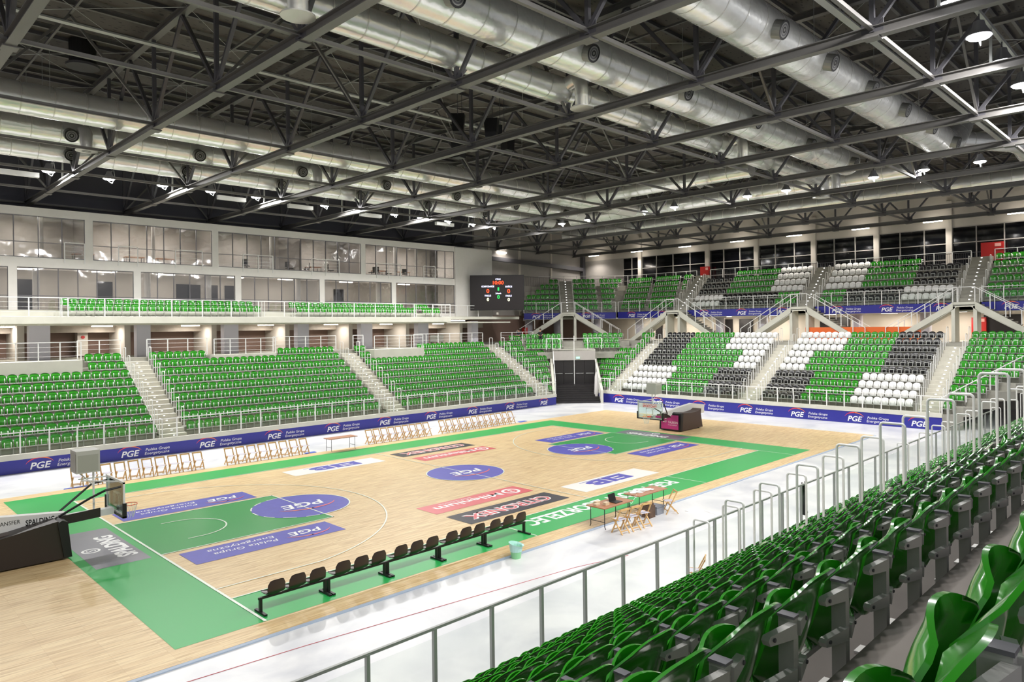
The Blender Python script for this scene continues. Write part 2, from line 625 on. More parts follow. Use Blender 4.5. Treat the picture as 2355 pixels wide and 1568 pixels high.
sticker(8.47, 13.48, 2.53, 3.78, M_SRED, 'red_sticker', d_mil)
sticker(8.47, 13.55, 0.6, 2.0, M_SBLK, 'black_sticker', d_cit)
sticker(14.45, 19.35, 11.2, 12.35, M_SRED, 'red_sticker', lambda b, zz: d_mil(b, zz, 14.45, 11.15))
sticker(14.35, 19.32, 12.95, 14.2, M_SBLK, 'black_sticker', lambda b, zz: d_cit(b, zz, 14.35, 12.9))
sticker(14.68, 19.85, 0.7, 2.15, M_SWHITE, 'white_sticker', lambda b, zz: d_eib(b, zz, 14.68, 0.7))
sticker(8.25, 13.15, 12.75, 14.15, M_SWHITE, 'white_sticker', lambda b, zz: d_eib(b, zz, 8.25, 12.72))


def d_spal(b, zz, xt, R, U, y):
    put_text(b, 'SPALDING', (xt, y, zz), R, U, M_TEXTW, height=0.52, width=2.9, bold=0.04)


def ball_mark(b, x, y, zz, R, U):
    b.disc((x, y, zz), X3, Y3, 0.26, M_TEXTW, 24, r0=0.19)
    put_text(b, 'S', np.array((x, y, zz)) - np.array(R) * 0.08 - np.array(U) * 0.13, R, U, M_TEXTW, height=0.26)


def d_sl(b, zz):
    d_spal(b, zz, -0.42, (0, 1, 0), (-1, 0, 0), 5.75)
    ball_mark(b, -1.35, 7.1, zz, (0, 1, 0), (-1, 0, 0))


def d_sr(b, zz):
    d_spal(b, zz, 28.45, (0, -1, 0), (1, 0, 0), 9.1)
    ball_mark(b, 29.4, 7.5, zz, (0, -1, 0), (1, 0, 0))


sticker(-1.72, -0.27, 5.02, 9.7, M_SGREY, 'grey_sticker', d_sl)
sticker(28.27, 29.72, 5.1, 9.8, M_SGREY, 'grey_sticker', d_sr)
b = MB()
put_text(b, 'PGE TUR\u00d3W ZGORZELEC', (18.7, -0.42, z + 0.003), RL, UD, M_TEXTW, height=0.72, width=8.95, bold=0.03)
b.build('strip_lettering', court)

# painted lines
b = MB(); zl = z + 0.009; w = 0.05


def ln(x0, x1, y0, y1):
    b.quad((x0, y0, zl), (x1, y0, zl), (x1, y1, zl), (x0, y1, zl), M_LINE)


ln(0, 28, -w, 0); ln(0, 28, 15, 15 + w)
ln(-w, 0.02, -2, 15); ln(28, 28 + w, -2, 15); ln(14 - w / 2, 14 + w / 2, 0, 15)
for x in (9.0, 19.35):
    ln(x, x + w, -2, 0)
for s in (0, 1):
    fx = (lambda x: x) if s == 0 else (lambda x: 28 - x)
    for y in (5.05, 9.95 - w):
        x0, x1 = sorted((fx(0), fx(5.8))); ln(x0, x1, y, y + w)
    x0, x1 = sorted((fx(5.8), fx(5.8 - w))); ln(x0, x1, 5.05, 9.95)
    hx = fx(1.575); a = 0 if s == 0 else math.pi
    th = math.asin(6.6 / 6.75)
    b.disc((hx, 7.5, zl), X3, Y3, 6.75, M_LINE, 64, r0=6.70, a0=a - th, a1=a + th)
    for y in (0.9, 14.05):
        x0, x1 = sorted((fx(0), fx(1.575 + 6.75 * math.cos(th)))); ln(x0, x1, y, y + w)
    b.disc((hx, 7.5, zl), X3, Y3, 1.3, M_LINE, 32, r0=1.25, a0=a - math.pi / 2, a1=a + math.pi / 2)
    for y in (6.2, 8.75):
        x0, x1 = sorted((fx(1.2), fx(1.575))); ln(x0, x1, y, y + w)
    fxx = fx(5.8)
    b.disc((fxx, 7.5, zl), X3, Y3, 1.82, M_LINE, 40, r0=1.77, a0=a - math.pi / 2, a1=a + math.pi / 2)
    for k in range(7):
        a0 = a + math.pi / 2 + math.pi * (k + 0.15) / 7
        b.disc((fxx, 7.5, zl), X3, Y3, 1.82, M_LINE, 6, r0=1.77, a0=a0, a1=a0 + math.pi * 0.6 / 7)
b.disc((14, 7.5, zl), X3, Y3, 1.82, M_LINE, 64, r0=1.77)
b.build('court_lines', court)
b = MB(); b.disc((14, 7.5, z + 0.003), X3, Y3, 1.8, M_STBLUE, 48)
pge_logo(b, (14.95, 7.85, z + 0.006), RL, UD, 0.62, M_TEXTW, words=False)
b.build('circle_sticker', court)

b = MB(); b.path([(-3, -3.52, 0.004), (0, -3.81, 0.004), (4, -4.33, 0.004), (7.65, -4.83, 0.004), (9.5, -5.3, 0.004)], 0.008, mat('red_cord', 'C0545A', 0.6), 5)
tag(b.build('red_cord'), 'thin red cord lying along the pale concrete beside the near glass rail', 'cord')

# ================================================================== stands
R0, RISE, DEP = 0.82, 0.48, 0.78
FARY, NEARY, RX = 23.9, -8.9, 42.0
RZ = 0.95
RN0 = 0.65
FSTAIR = [(6.15, 7.5), (21.0, 22.35), (36.3, 37.7)]
RSTAIR = [(-5.05, -3.75), (7.2, 8.6), (20.2, 21.6)]
NSTAIR = [(6.25, 7.55), (21.0, 22.3), (36.3, 37.7)]


def terr_far():
    b = MB()
    for k in range(0, 10):
        y0 = FARY + (0.15 if k else 0.0) + DEP * k + (0.02 if k else 0)
        y1 = FARY + 0.17 + DEP * (k + 1)
        if k == 9:
            y1 = 37.0
        zt = R0 + RISE * k
        xe0, xe1 = 38 + (y0 - FARY), 38 + (y1 - FARY)
        if k >= 7:
            xe0 = xe1 = 42.0 if k < 9 else 44
        b.prism([(-16, y0), (xe0, y0), (xe1, y1), (-16, y1)], 0.0 if k == 0 else zt - 0.6, zt, M_TERR)
    return struct(b.build('concrete_terrace'))


def terr_right():
    b = MB()
    for k in range(0, 11):
        x0 = RX + (0.17 if k else 0.0) + DEP * k
        x1 = RX + 0.17 + DEP * (k + 1)
        zt = RZ + RISE * k
        if k == 10:
            x1 = 57.4; zt = 5.3
        ya0, ya1 = -5.2 - (x0 - RX), -5.2 - (x1 - RX)
        yb0, yb1 = 22.3 + (x0 - RX), 22.3 + (x1 - RX)
        if k == 10:
            ya0 = ya1 = -22; yb0 = yb1 = 37
        b.prism([(x0, ya0), (x1, ya1), (x1, yb1), (x0, yb0)], 0.0 if k == 0 else zt - 0.6, zt, M_TERR)
    return struct(b.build('concrete_terrace'))


def terr_near():
    b = MB()
    for k in range(0, 12):
        y0 = NEARY - (0.17 if k else 0.0) - DEP * k * 1.012
        y1 = NEARY - 0.17 - DEP * (k + 1) * 1.012
        zt = RN0 + RISE * k
        xe0, xe1 = 38 + (NEARY - y0), 38 + (NEARY - y1)
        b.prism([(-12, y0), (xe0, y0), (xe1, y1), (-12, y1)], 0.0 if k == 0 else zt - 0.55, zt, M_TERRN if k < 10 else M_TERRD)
    return struct(b.build('concrete_terrace'))


terr_far(); terr_right(); terr_near()
# corner above the doors: diagonal terrace
D45 = np.array([1, 1, 0]) / math.sqrt(2); P45 = np.array([-1, 1, 0]) / math.sqrt(2)
DC = 44.25     # front line of the corner opening
MIDP = -11.95  # centre of the opening along P45


def dpt(d, t, z=0.0):
    p = D45 * d + P45 * (MIDP + t)
    return (p[0], p[1], z)


b = MB()
for k in range(7, 11):
    d0 = DC + 0.17 + DEP * k; d1 = DC + 0.17 + DEP * (k + 1)
    zt = RZ + RISE * k
    if k == 10:
        d1 = DC + 16; zt = 5.28
    hw = 5.6 if k < 10 else 14
    b.prism([dpt(d0, -hw)[:2], dpt(d0, hw)[:2], dpt(d1, hw)[:2], dpt(d1, -hw)[:2]], zt - 0.6, zt, M_TERR)
struct(b.build('corner_terrace'))


def kerb(x0, x1, y0, y1, z0, z1, name='trim_1', m=M_PARA):
    return struct(MB().bx(x0, x1, y0, y1, z0, z1, m).build(name))


# front walls and parapet coping
kerb(-16, 38, FARY - 0.12, FARY + 0.06, 0.66, 0.92, 'trim_1')
kerb(-16, 38, FARY - 0.02, FARY, 0.0, 0.66, 'trim_2')
kerb(RX - 0.06, RX + 0.12, -5.2, 22.3, 0.8, 1.08, 'trim_3')
kerb(RX, RX + 0.02, -5.2, 22.3, 0.0, 0.8, 'trim_4')
kerb(-12, 38, NEARY - 0.06, NEARY + 0.12, 0.5, 0.8, 'trim_5')

# passage walls at the corner entrance
b = MB()
for t, sgn in ((2.0, 1), (-2.0, -1)):
    a = [(DC - 0.1, 0.0), (DC + 9.5, 0.0), (DC + 9.5, 5.2), (DC + 7.4, 4.5), (DC - 0.1, 1.15)]
    b.vprism(a, np.array(dpt(0, t)), D45, (0, 0, 1), P45 * sgn, 0.22, M_PARA)
struct(b.build('wall_passage'))
b = MB()
DD = DC + 4.6
for i in range(8):
    d0 = DC + 0.2 + 0.33 * i
    b.prism([dpt(d0, -2.0)[:2], dpt(d0, 2.0)[:2], dpt(DD + 1.5, 2.0)[:2], dpt(DD + 1.5, -2.0)[:2]], 0.17 * i, 0.17 * (i + 1), M_DBLACK)
struct(b.build('dark_steps'))
b = MB()
b.vprism([(-2, 3.6), (2, 3.6), (2, 4.6), (-2, 4.6)], np.array(dpt(DD - 0.1, 0)), P45, (0, 0, 1), D45, 0.9, M_GREY)
b.vprism([(-2, 4.45), (2, 4.45), (2, 4.62), (-2, 4.62)], np.array(dpt(DD - 0.1, 0)), P45, (0, 0, 1), D45, 1.8, M_PARA)
struct(b.build('wall_lintel'))
for i, (t0, t1, hs) in enumerate(((-1.95, -0.03, 1), (0.03, 1.95, -1))):
    dr = thing('double_door', ('dark entrance door leaf pair at the corner, ' + ('right' if i == 0 else 'left') + ' of the centre post'), 'door', dpt(DD, 0), math.radians(135))
    for j in (0, 1):
        a0 = t0 + (t1 - t0) * j / 2 + 0.01; a1 = t0 + (t1 - t0) * (j + 1) / 2 - 0.01
        q = MB(); q.vprism([(a0, 1.36), (a1, 1.36), (a1, 3.6), (a0, 3.6)], np.array(dpt(DD, 0)), P45, (0, 0, 1), D45, 0.06, M_DBLACK)
        leaf = q.build('door_leaf', dr)
        q = MB(); q.tube(np.array(dpt(DD - 0.08, a0 + 0.1, 2.35)), np.array(dpt(DD - 0.08, a1 - 0.1, 2.35)), 0.02, M_RAILG, 8)
        tag(q.build('push_bar', leaf), 'light metal push bar')
q = MB(); q.tube(dpt(DD - 0.12, 0, 1.36), dpt(DD - 0.12, 0, 5.9), 0.035, M_RAIL, 8)
tag(q.build('door_post'), 'white vertical post standing between the dark corner doors', 'post')
q = MB(); q.vprism([(-0.17, 3.72), (0.17, 3.72), (0.17, 3.92), (-0.17, 3.92)], np.array(dpt(DD - 0.13, -0.35)), P45, (0, 0, 1), -D45, 0.04, emit('exit_green', '9FE8C8', 0.9))
tag(q.build('exit_sign'), 'small green exit sign above the dark corner doors', 'sign')


# ================================================================== seats
# local frame of a seat: x along the row, +y away from the court, z up from the row floor
def shell_pts(nu, nv, back=True, off=0.0):
    V = []
    for i in range(nu):
        a = -1 + 2 * i / (nu - 1)
        for j in range(nv):
            t = j / (nv - 1)
            if back:
                zc = 0.37 + 0.46 * t
                yb = -0.10 + 0.07 * t + 0.05 * max(0, t - 0.78) / 0.22 * 1.2 + 0.06 * (1 - t) ** 4 * -1
                wt = 0.229 * (1 - (abs(t - 0.52) / 0.555) ** 4) ** 0.25
                top = 0.05 * (abs(a) ** 2.6) * (t ** 2)
                curve = 0.055 * a * a * (1 - 0.35 * t)
                bot = 0.05 * (1 - abs(a) ** 2.2) * (1 - t) ** 2
                V.append((a * wt, yb - curve + off, zc - top - bot + 0.0))
            else:
                zc = 0.36 + 0.345 * t
                yb = -0.205 - 0.035 * math.sin(math.pi * min(1, t * 1.1)) + 0.025 * t
                wt = 0.218 * (1 - (abs(t - 0.45) / 0.60) ** 4) ** 0.25
                top = 0.045 * abs(a) ** 2.4 * t
                curve = -0.04 * a * a
                V.append((a * wt, yb - curve + off, zc - top))
    return V


def shell(mb, nu, nv, back, m, th):
    F = shell_pts(nu, nv, back, 0.0); B = shell_pts(nu, nv, back, th)
    mb.grid(F, nu, nv, m)
    n0 = nu * nv
    o = len(mb.v) - n0
    mb.add(B, [tuple(reversed(f)) for f in [(i * nv + j, i * nv + j + 1, (i + 1) * nv + j + 1, (i + 1) * nv + j) for i in range(nu - 1) for j in range(nv - 1)]], m)
    o2 = o + n0
    ring = [i * nv for i in range(nu)] + [(nu - 1) * nv + j for j in range(1, nv)] + [i * nv + nv - 1 for i in range(nu - 2, -1, -1)] + [j for j in range(nv - 2, 0, -1)]
    k = mb.mi(m)
    for a, c in zip(ring, ring[1:] + ring[:1]):
        mb.f.append((o + c, o + a, o2 + a, o2 + c)); mb.m.append(k)


M_FRML = mat('seat_frame_light', 'D6D8D4', 0.35, metal=0.1)


def pan_frame(mb, m, full=False, lod=False):
    y = -0.252
    w_ = 0.011 if full else 0.017
    for x in (-0.135, 0.135):
        mb.bx(x - w_, x + w_, y, y + 0.02, 0.36, 0.64, m)
    if full:
        mb.bx(-0.135, 0.135, y, y + 0.02, 0.61, 0.64, m)
    mb.bx(-0.25 if lod else -0.147, 0.25 if lod else 0.147, y, y + 0.02, 0.36, 0.376, m)


def bracket_geo(z0, s, m):
    mb = MB(); x = 0.25
    pr = [(0.0, 0.028), (0.0, -0.028), (0.15, -0.025), (0.16, -0.005), (0.15, 0.01)]
    A = np.array([s * 0.92, -0.25, 0])
    mb.vprism(pr, (x + s * 0.015, 0.012, z0), A, (0, 0, 1), (0, 0.03, 0), 1.0, m)
    tip = np.array([x + s * 0.015, 0.012, z0]) + A * 0.13
    mb.tube(tip + np.array([0, 0.028, -0.005]), tip + np.array([0, 0.036, -0.005]), 0.008, M_STEEL, 6)
    return mb


def post_geo(mb, m, lod=False):
    x = 0.25
    mb.bx(x - 0.02, x + 0.02, -0.03, 0.03, 0.0, 0.72, m)
    mb.bx(x - 0.05, x + 0.05, -0.30, 0.04, 0.0, 0.012, m)
    if not lod:
        mb.bx(x - 0.023, x + 0.023, -0.033, 0.033, 0.72, 0.73, mat('bracket_cap', '6F6E74', 0.4))
        for z0 in ():
            for s in (-1, 1):
                # tapered arms reaching forward to the back shells on both sides
                pr = [(0.0, 0.028), (0.0, -0.028), (0.15, -0.025), (0.16, -0.005), (0.15, 0.01)]
                A = np.array([s * 0.92, -0.25, 0]); N = np.array([0.25 * s, 0.92, 0]) * (1 if s > 0 else 1)
                mb.vprism(pr, (x + s * 0.015, 0.012, z0), A, (0, 0, 1), (0, 0.03, 0), 1.0, m)
                tip = np.array([x + s * 0.015, 0.012, z0]) + A * 0.13
                mb.tube(tip + np.array([0, 0.028, -0.005]), tip + np.array([0, 0.04, -0.005]), 0.008, M_STEEL, 6)
    else:
        mb.bx(x - 0.13, x + 0.13, -0.0, 0.02, 0.5, 0.54, m)
        mb.bx(x - 0.13, x + 0.13, 0.0, 0.02, 0.66, 0.7, m)
    mb.bx(-0.25, 0.25, -0.20, -0.16, 0.325, 0.35, m)


def seat_proto(mcol):
    root = empty('stadium_seat')
    q = MB(); shell(q, 13, 14, True, mcol, 0.014); o = q.build('backrest', root); smooth_by_angle(o.data, 1.0)
    q = MB(); shell(q, 11, 12, False, mcol, 0.016); o = q.build('seat_pan', root); smooth_by_angle(o.data, 1.0)
    q = MB(); q.tube((-0.235, -0.18, 0.345), (0.235, -0.18, 0.345), 0.012, M_BRACK, 8); q.bx(-0.15, 0.15, -0.20, -0.17, 0.35, 0.40, M_BRACK); q.build('hinge_bar', root)
    q = MB(); post_geo(q, M_BRACK); sp = q.build('support_post', root)
    for z0 in (0.51, 0.68):
        for s in (-1, 1):
            bracket_geo(z0, s, M_BRACK).build('bracket', sp)
    return root


def seat_lod(mcol, full=False):
    q = MB()
    shell(q, 6, 6, True, mcol, 0.014)
    shell(q, 5, 6, False, mcol, 0.014)
    pan_frame(q, M_FRML, full, True)
    post_geo(q, M_BRACK, True)
    return q


# ---- positions: (x, y, z, heading rz, colour, block, row, index, side word)
SEATS = []


def row_seats(O, direction, n, rz, zf, col_fn, info):
    for i in range(n):
        p = np.array(O) + np.array(direction) * (0.25 + 0.5 * i)
        c = col_fn(i, n) if col_fn else 'G'
        if c:
            SEATS.append(dict(p=(p[0], p[1], zf), rz=rz, c=c, i=i, n=n, **info))


# far stand (faces -y)
def far_col(block, k):
    def f(i, n):
        x = {'B0': None}.get(block)
        return 'G'
    return f


FPLAT = [(-16, 3.7, 7), (11.45, 15.8, 8), (23.35, 28.1, 7)]
fblocks = [('B0', -9.9, 6.1), ('B1', 7.65, 20.95), ('B2', 22.4, 36.25)]
for nm, xa, xb in fblocks:
    for k in range(9):
        n = int((xb - xa) / 0.5)
        yy = 24.71 + DEP * k
        start = xb - n * 0.5 if nm == 'B0' else xa
        plats = [(a, c) for a, c, kk in FPLAT if k >= kk]

        def cf(i, n, start=start, plats=plats):
            x = start + 0.25 + 0.5 * i
            return None if any(a - 0.2 < x < c + 0.2 for a, c in plats) else 'G'
        row_seats((start, yy), (1, 0), n, 0, R0 + RISE * k, cf, dict(b='F' + nm, k=k))
for k in range(10):
    yy = 24.71 + DEP * k
    xe = (38 + yy - FARY - 0.45) if k < 7 else (DC + 0.81 + DEP * k) * math.sqrt(2) - yy - 0.5
    n = int((xe - 37.8) / 0.5)
    if k == 9:
        n = max(0, n - 4)
        row_seats((37.8 + 2.0, yy), (1, 0), n, 0, R0 + RISE * k, None, dict(b='FC', k=k))
    else:
        row_seats((37.8, yy), (1, 0), n, 0, R0 + RISE * k, None, dict(b='FC', k=k))
# diagonal rows above the doors
for k in (7, 8, 9):
    d = DC + 0.81 + DEP * k
    for s in (-1, 1):
        base = np.array(dpt(d, 0))[:2]
        L = 3.6 + 0.33 * (k - 7)
        n = int(L / 0.5)
        dirv = P45[:2] * s
        O = base + dirv * 1.05
        row_seats(O, dirv, n, math.radians(-45), RZ + RISE * k, None, dict(b='DG' + ('L' if s > 0 else 'R'), k=k))


# right stand (faces -x): heading: local -y -> -x  => rz = -90
def rcol(block, k):
    # white / green / black pattern read from the photograph; i counts along decreasing y (left to right)
    def f(i, n):
        r = n - 1 - i
        if block == 'RM':   # left block
            if k <= 3:
                wl = 7 + (k > 0) + 0
                if i < wl: return 'W'
                if i >= n - 6: return 'K'
                return 'G'
            kl = 6
            if i < kl: return 'K'
            if k <= 6:
                return 'W' if r < 4 else 'G'
            return 'W' if r < 8 else 'G'
        if block == 'RN':   # right block
            if k <= 3:
                if i < 6 - (0 if k else 0): return 'K'
                return 'W' if r < 8 else 'G'
            if r < 6: return 'K'
            if k <= 6:
                return 'W' if i < 4 else 'G'
            return 'W' if i < 8 else 'G'
        return 'G'
    return f


for nm, ya, yb in (('RM', 20.15, 8.65), ('RN', 7.15, -3.7)):
    for k in range(10):
        n = int((ya - yb) / 0.5)
        row_seats((RX + 0.81 + DEP * k, ya), (0, -1), n, math.radians(-90), RZ + RISE * k, rcol(nm, k), dict(b=nm, k=k))
for k in range(10):
    xx = RX + 0.81 + DEP * k
    ye = 22.3 + (xx - RX) - 0.45 if k < 7 else (DC + 0.81 + DEP * k) * math.sqrt(2) - xx - 0.5
    n = int((ye - 21.65) / 0.5)
    row_seats((xx, 21.65 + n * 0.5), (0, -1), n, math.radians(-90), RZ + RISE * k, None, dict(b='RC', k=k))
    ye = 5.2 + (xx - RX) - 0.4
    n = int((ye - 5.1) / 0.5)
    if n > 0:
        row_seats((xx, -5.1), (0, -1), min(n, 12), math.radians(-90), RZ + RISE * k, None, dict(b='RD', k=k))

# upper ring
UX, UZ, URISE, UDEP = 52.3, 8.2, 0.6, 0.7
UY0 = 28.2


def ucol(block, k):
    def f(i, n):
        r = n - 1 - i
        if block == 'UM':
            if k <= 1:
                return 'W' if i < 6 else ('G' if r < 4 else 'K')
            if k <= 4 or True:
                if i < 6: return 'K' if k < 5 else None
                return 'W' if r < 6 else 'G'
        if block == 'UN':
            if k <= 1:
                return 'G' if i < 4 else ('W' if r < 7 else 'K')
            if r < 6: return 'K' if k < 5 else None
            return 'W' if i < 6 else 'G'
        return 'G' if (i % 7) != 6 else None
    return f


USTAIR = [(-5.1, -3.7), (7.1, 8.5), (19.6, 21.0)]
for nm, ya, yb in (('UL', 28.0, 21.2), ('UM', 19.4, 8.7), ('UN', 6.9, -3.5), ('UR', -5.3, -11.5)):
    for k in range(6):
        n = int((ya - yb + (UDEP * k * 0.41 if nm == 'UL' else 0)) / 0.5)
        row_seats((UX + 0.6 + UDEP * k, ya + (UDEP * k * 0.41 if nm == 'UL' else 0)), (0, -1), n, math.radians(-90), UZ + URISE * k, ucol(nm, k), dict(b=nm, k=k))
UD0 = (UX + UY0) / math.sqrt(2)
UT0 = (-UX + UY0) / math.sqrt(2)


def upt(d, t, z=0.0):
    p = D45 * (UD0 + d) + P45 * (UT0 + t)
    return (p[0], p[1], z)


UCS = (4.5, 5.9)   # stair on the chamfer (t from the corner along P45)
for k in range(6):
    d = 0.6 + UDEP * k
    t0 = 0.3 + 0.41 * UDEP * k * -1
    n = int((UCS[0] - 0.1 - t0) / 0.5)
    row_seats(np.array(upt(d, UCS[0] - 0.1))[:2], -P45[:2], n, math.radians(-45), UZ + URISE * k, lambda i, n: 'G' if i % 7 != 5 else None, dict(b='UCR', k=k))
    row_seats(np.array(upt(d, UCS[1] + 0.1))[:2], P45[:2], 9 if k < 3 else 7, math.radians(-45), UZ + URISE * k, None, dict(b='UCL', k=k))

# gallery balcony
GZ = 7.72
for xa, n in ((3.55, 24), (18.3, 22), (29.9, 4)):
    for k in (0, 1):
        row_seats((xa + (0.0 if k == 0 else -0.2), 32.25 + 0.85 * k), (1, 0), n - (k if xa > 4 else 0), 0, GZ + 0.35 * k, None, dict(b='GAL', k=k))

# near stand (faces +y): rz = 180; x counted from the stair
NDEP = DEP * 1.012
nblocks = [('NL', 6.2, -1), ('NM', 7.6, 1), ('NR', 22.35, 1), ('NC', 37.75, 1)]
for nm, xs, s in nblocks:
    for k in range(0, 12):
        yy = -9.75 - NDEP * k - (0.09 if k == 10 else 0)
        if nm == 'NL': n = 28
        elif nm == 'NM': n = int((20.95 - 7.6) / 0.5)
        elif nm == 'NR': n = int((36.25 - 22.35) / 0.5)
        else: n = int((38 - yy + NEARY - 0.4 - 37.75) / 0.5)
        row_seats((xs, yy), (s, 0), n, math.pi, RN0 + RISE * k, None, dict(b=nm, k=k))

P = np.array([s_['p'] for s_ in SEATS]); P[:, 2] += 0.6
u, v, dz = project(P)
for s_, a, c, d in zip(SEATS, u, v, dz):
    mg = 60 + 480 / max(d, 0.3)
    s_['vis'] = (d > 0.95 and -mg < a < W + mg and -mg < c < H + mg)
    s_['d'] = d
    s_['u'] = a
SEATS = [s_ for s_ in SEATS if s_['vis']]
# nothing right where the photographer stands
SEATS = [s_ for s_ in SEATS if not (s_['b'][0] == 'N' and s_['k'] >= 11)]
SEATS = [s_ for s_ in SEATS if not (s_['b'][:2] == 'UC' and (s_['p'][1] > 36.2 or s_['p'][0] > 56.6))]
green = sorted([s_ for s_ in SEATS if s_['c'] == 'G' and s_['vis']], key=lambda q: q['d'])
single = green[:298]
ids = set(id(q) for q in single)
ROWN = {0: 'first', 1: 'second', 2: 'third', 3: 'fourth', 4: 'fifth', 5: 'sixth', 6: 'seventh', 7: 'eighth', 8: 'ninth', 9: 'tenth', 10: 'eleventh', 11: 'twelfth'}
protoG = seat_proto(M_SEATG)
first = True
for s_ in single:
    o = protoG if first else copy_tree(protoG)
    first = False
    o.location = s_['p']; o.rotation_euler = (0, 0, s_['rz'])
    side = {'NL': 'left', 'NM': 'right', 'NR': 'right', 'NC': 'right'}.get(s_['b'], 'right')
    st = {'NL': 'near', 'NM': 'near', 'NR': 'middle', 'NC': 'farthest'}.get(s_['b'], 'near')
    tag(o, 'green tip-up seat, %s row above glass rail, %s seat %s of %s stair' % (ROWN[s_['k']], ordw(s_['i'] + 1), side, st), 'seat', 'green seats of the near stand')


def stuff_seats(name, seats, proto, label, cat):
    V0 = np.array(proto.v); F0 = proto.f; nV = len(V0)
    n = len(seats)
    allv = np.empty((n * nV, 3))
    for i, s_ in enumerate(seats):
        c, s = math.cos(s_['rz']), math.sin(s_['rz'])
        allv[i * nV:(i + 1) * nV, 0] = V0[:, 0] * c - V0[:, 1] * s + s_['p'][0]
        allv[i * nV:(i + 1) * nV, 1] = V0[:, 0] * s + V0[:, 1] * c + s_['p'][1]
        allv[i * nV:(i + 1) * nV, 2] = V0[:, 2] + s_['p'][2]
    lens = np.array([len(f) for f in F0]); flat = np.array([i for f in F0 for i in f])
    loops = (flat[None, :] + (np.arange(n) * nV)[:, None]).ravel()
    lt = np.tile(lens, n); ls = np.concatenate([[0], np.cumsum(lt)[:-1]])
    me = bpy.data.meshes.new(name)
    me.vertices.add(len(allv)); me.vertices.foreach_set('co', allv.ravel())
    me.loops.add(len(loops)); me.loops.foreach_set('vertex_index', loops.astype(np.int32))
    me.polygons.add(len(lt)); me.polygons.foreach_set('loop_start', ls.astype(np.int32)); me.polygons.foreach_set('loop_total', lt.astype(np.int32))
    for m in proto.mats: me.materials.append(m)
    me.polygons.foreach_set('material_index', np.tile(np.array(proto.m), n).astype(np.int32))
    me.update(calc_edges=True); me.validate()
    o = bpy.data.objects.new(name, me); COL.objects.link(o)
    return tag(o, label, cat, kind='stuff')


rest = [s_ for s_ in SEATS if s_['c'] == 'G' and id(s_) not in ids]
# split only by seat type so that the rest is one object
stuff_seats('stadium_seating', rest, seat_lod(M_SEATG, False), 'rows of small green tip-up seats on all the farther stands', 'seating')
BN = {'RM': 'lower block left of middle stair', 'RN': 'lower block right of middle stair', 'UM': 'upper block left of middle stair', 'UN': 'upper block right of middle stair'}
for c, m, nm, word in (('W', M_SEATW, 'white_stadium_seat', 'white'), ('K', M_SEATK, 'black_stadium_seat', 'black')):
    me = seat_lod(m, True if c == 'K' else False).mesh(nm)
    smooth_by_angle(me, 1.0)
    for s_ in [q for q in SEATS if q['c'] == c]:
        o = bpy.data.objects.new(nm, me); COL.objects.link(o)
        o.location = s_['p']; o.rotation_euler = (0, 0, s_['rz'])
        tag(o, '%s seat, %s, %s row, %s from left' % (word, BN[s_['b']], ROWN[s_['k']], ordw(s_['i'] + 1)), 'seat', '%s seats of the end stand' % word)
print('seats', len(SEATS), 'single', len(single), 'rest', len(rest))


# ================================================================== aisle stairs, handrail loops, front railings
M_STEP = mat('step_concrete', 'BEBBAF', 0.7, var=0.08, scale=2)


def aisle(kind, a0, a1, rows, zbase, name='aisle_stair'):
    """steps between a0..a1; two steps a row"""
    b = MB(); lights = MB()
    for k in range(rows):
        for h in (0, 1):
            zt = zbase + RISE * k + 0.24 * h
            off = 0.17 + DEP * k + (0.39 * h) - 0.39
            if k == 0 and h == 0:
                off = 0.10
            e0, e1 = off, off + 0.42
            zt += 0.0
            mid = (a0 + a1) / 2
            if kind == 'F':
                b.bx(a0, a1, FARY + e0, FARY + e1 + 0.4, zt - 0.3, zt + 0.012, M_STEP)
                lights.bx(mid - 0.05, mid + 0.05, FARY + e0 - 0.006, FARY + e0, zt - 0.09, zt - 0.05, M_STEPL)
            elif kind == 'N':
                f = 1.012
                b.bx(a0, a1, NEARY - (e1 + 0.4) * f, NEARY - e0 * f, zt - 0.3, zt + 0.012, M_STEP)
            else:
                b.bx(RX + e0, RX + e1 + 0.4, a0, a1, zt - 0.3, zt + 0.012, M_STEP)
                lights.bx(RX + e0 - 0.006, RX + e0, mid - 0.06, mid + 0.06, zt - 0.1, zt - 0.04, M_STEPL)
    o = struct(b.build(name))
    if lights.v:
        l = struct(lights.build('step_lights'))
    return o


for a, c in FSTAIR: aisle('F', a, c, 9, R0)
for a, c in RSTAIR: aisle('R', a, c, 9, RZ)
for a, c in NSTAIR: aisle('N', a, c, 10, RN0)


def loop_mesh(along, h, r=0.022, L=0.42, bend=0.07, n=8):
    q = MB()
    A = np.array(along, float)
    pts = [A * (-L / 2), A * (-L / 2) + np.array([0, 0, h - bend])]
    for i in range(1, 5):
        t = math.pi / 2 * i / 5
        pts.append(A * (-L / 2 + bend * (1 - math.cos(t))) + np.array([0, 0, h - bend + bend * math.sin(t)]))
    m2 = [A * -1 * 0 + p for p in pts]
    other = [np.array([-(p @ A) * A[0], -(p @ A) * A[1], p[2]]) for p in [pp for pp in m2[::-1]]]
    q.path(m2 + other, r, M_RAIL, n)
    me = q.mesh('handrail_loop'); smooth_by_angle(me, 1.2)
    return me


LY = loop_mesh((0, 1, 0), 1.15); LX = loop_mesh((1, 0, 0), 1.15)
LYN = loop_mesh((0, 1, 0), 1.42, r=0.024, n=12)
STN = ['left', 'middle', 'right']


def put_loop(me, loc, label, rz=0, group='looped aisle handrails'):
    o = bpy.data.objects.new('handrail_loop', me); COL.objects.link(o)
    o.location = loc; o.rotation_euler = (0, 0, rz)
    tag(o, label, 'handrail', group)


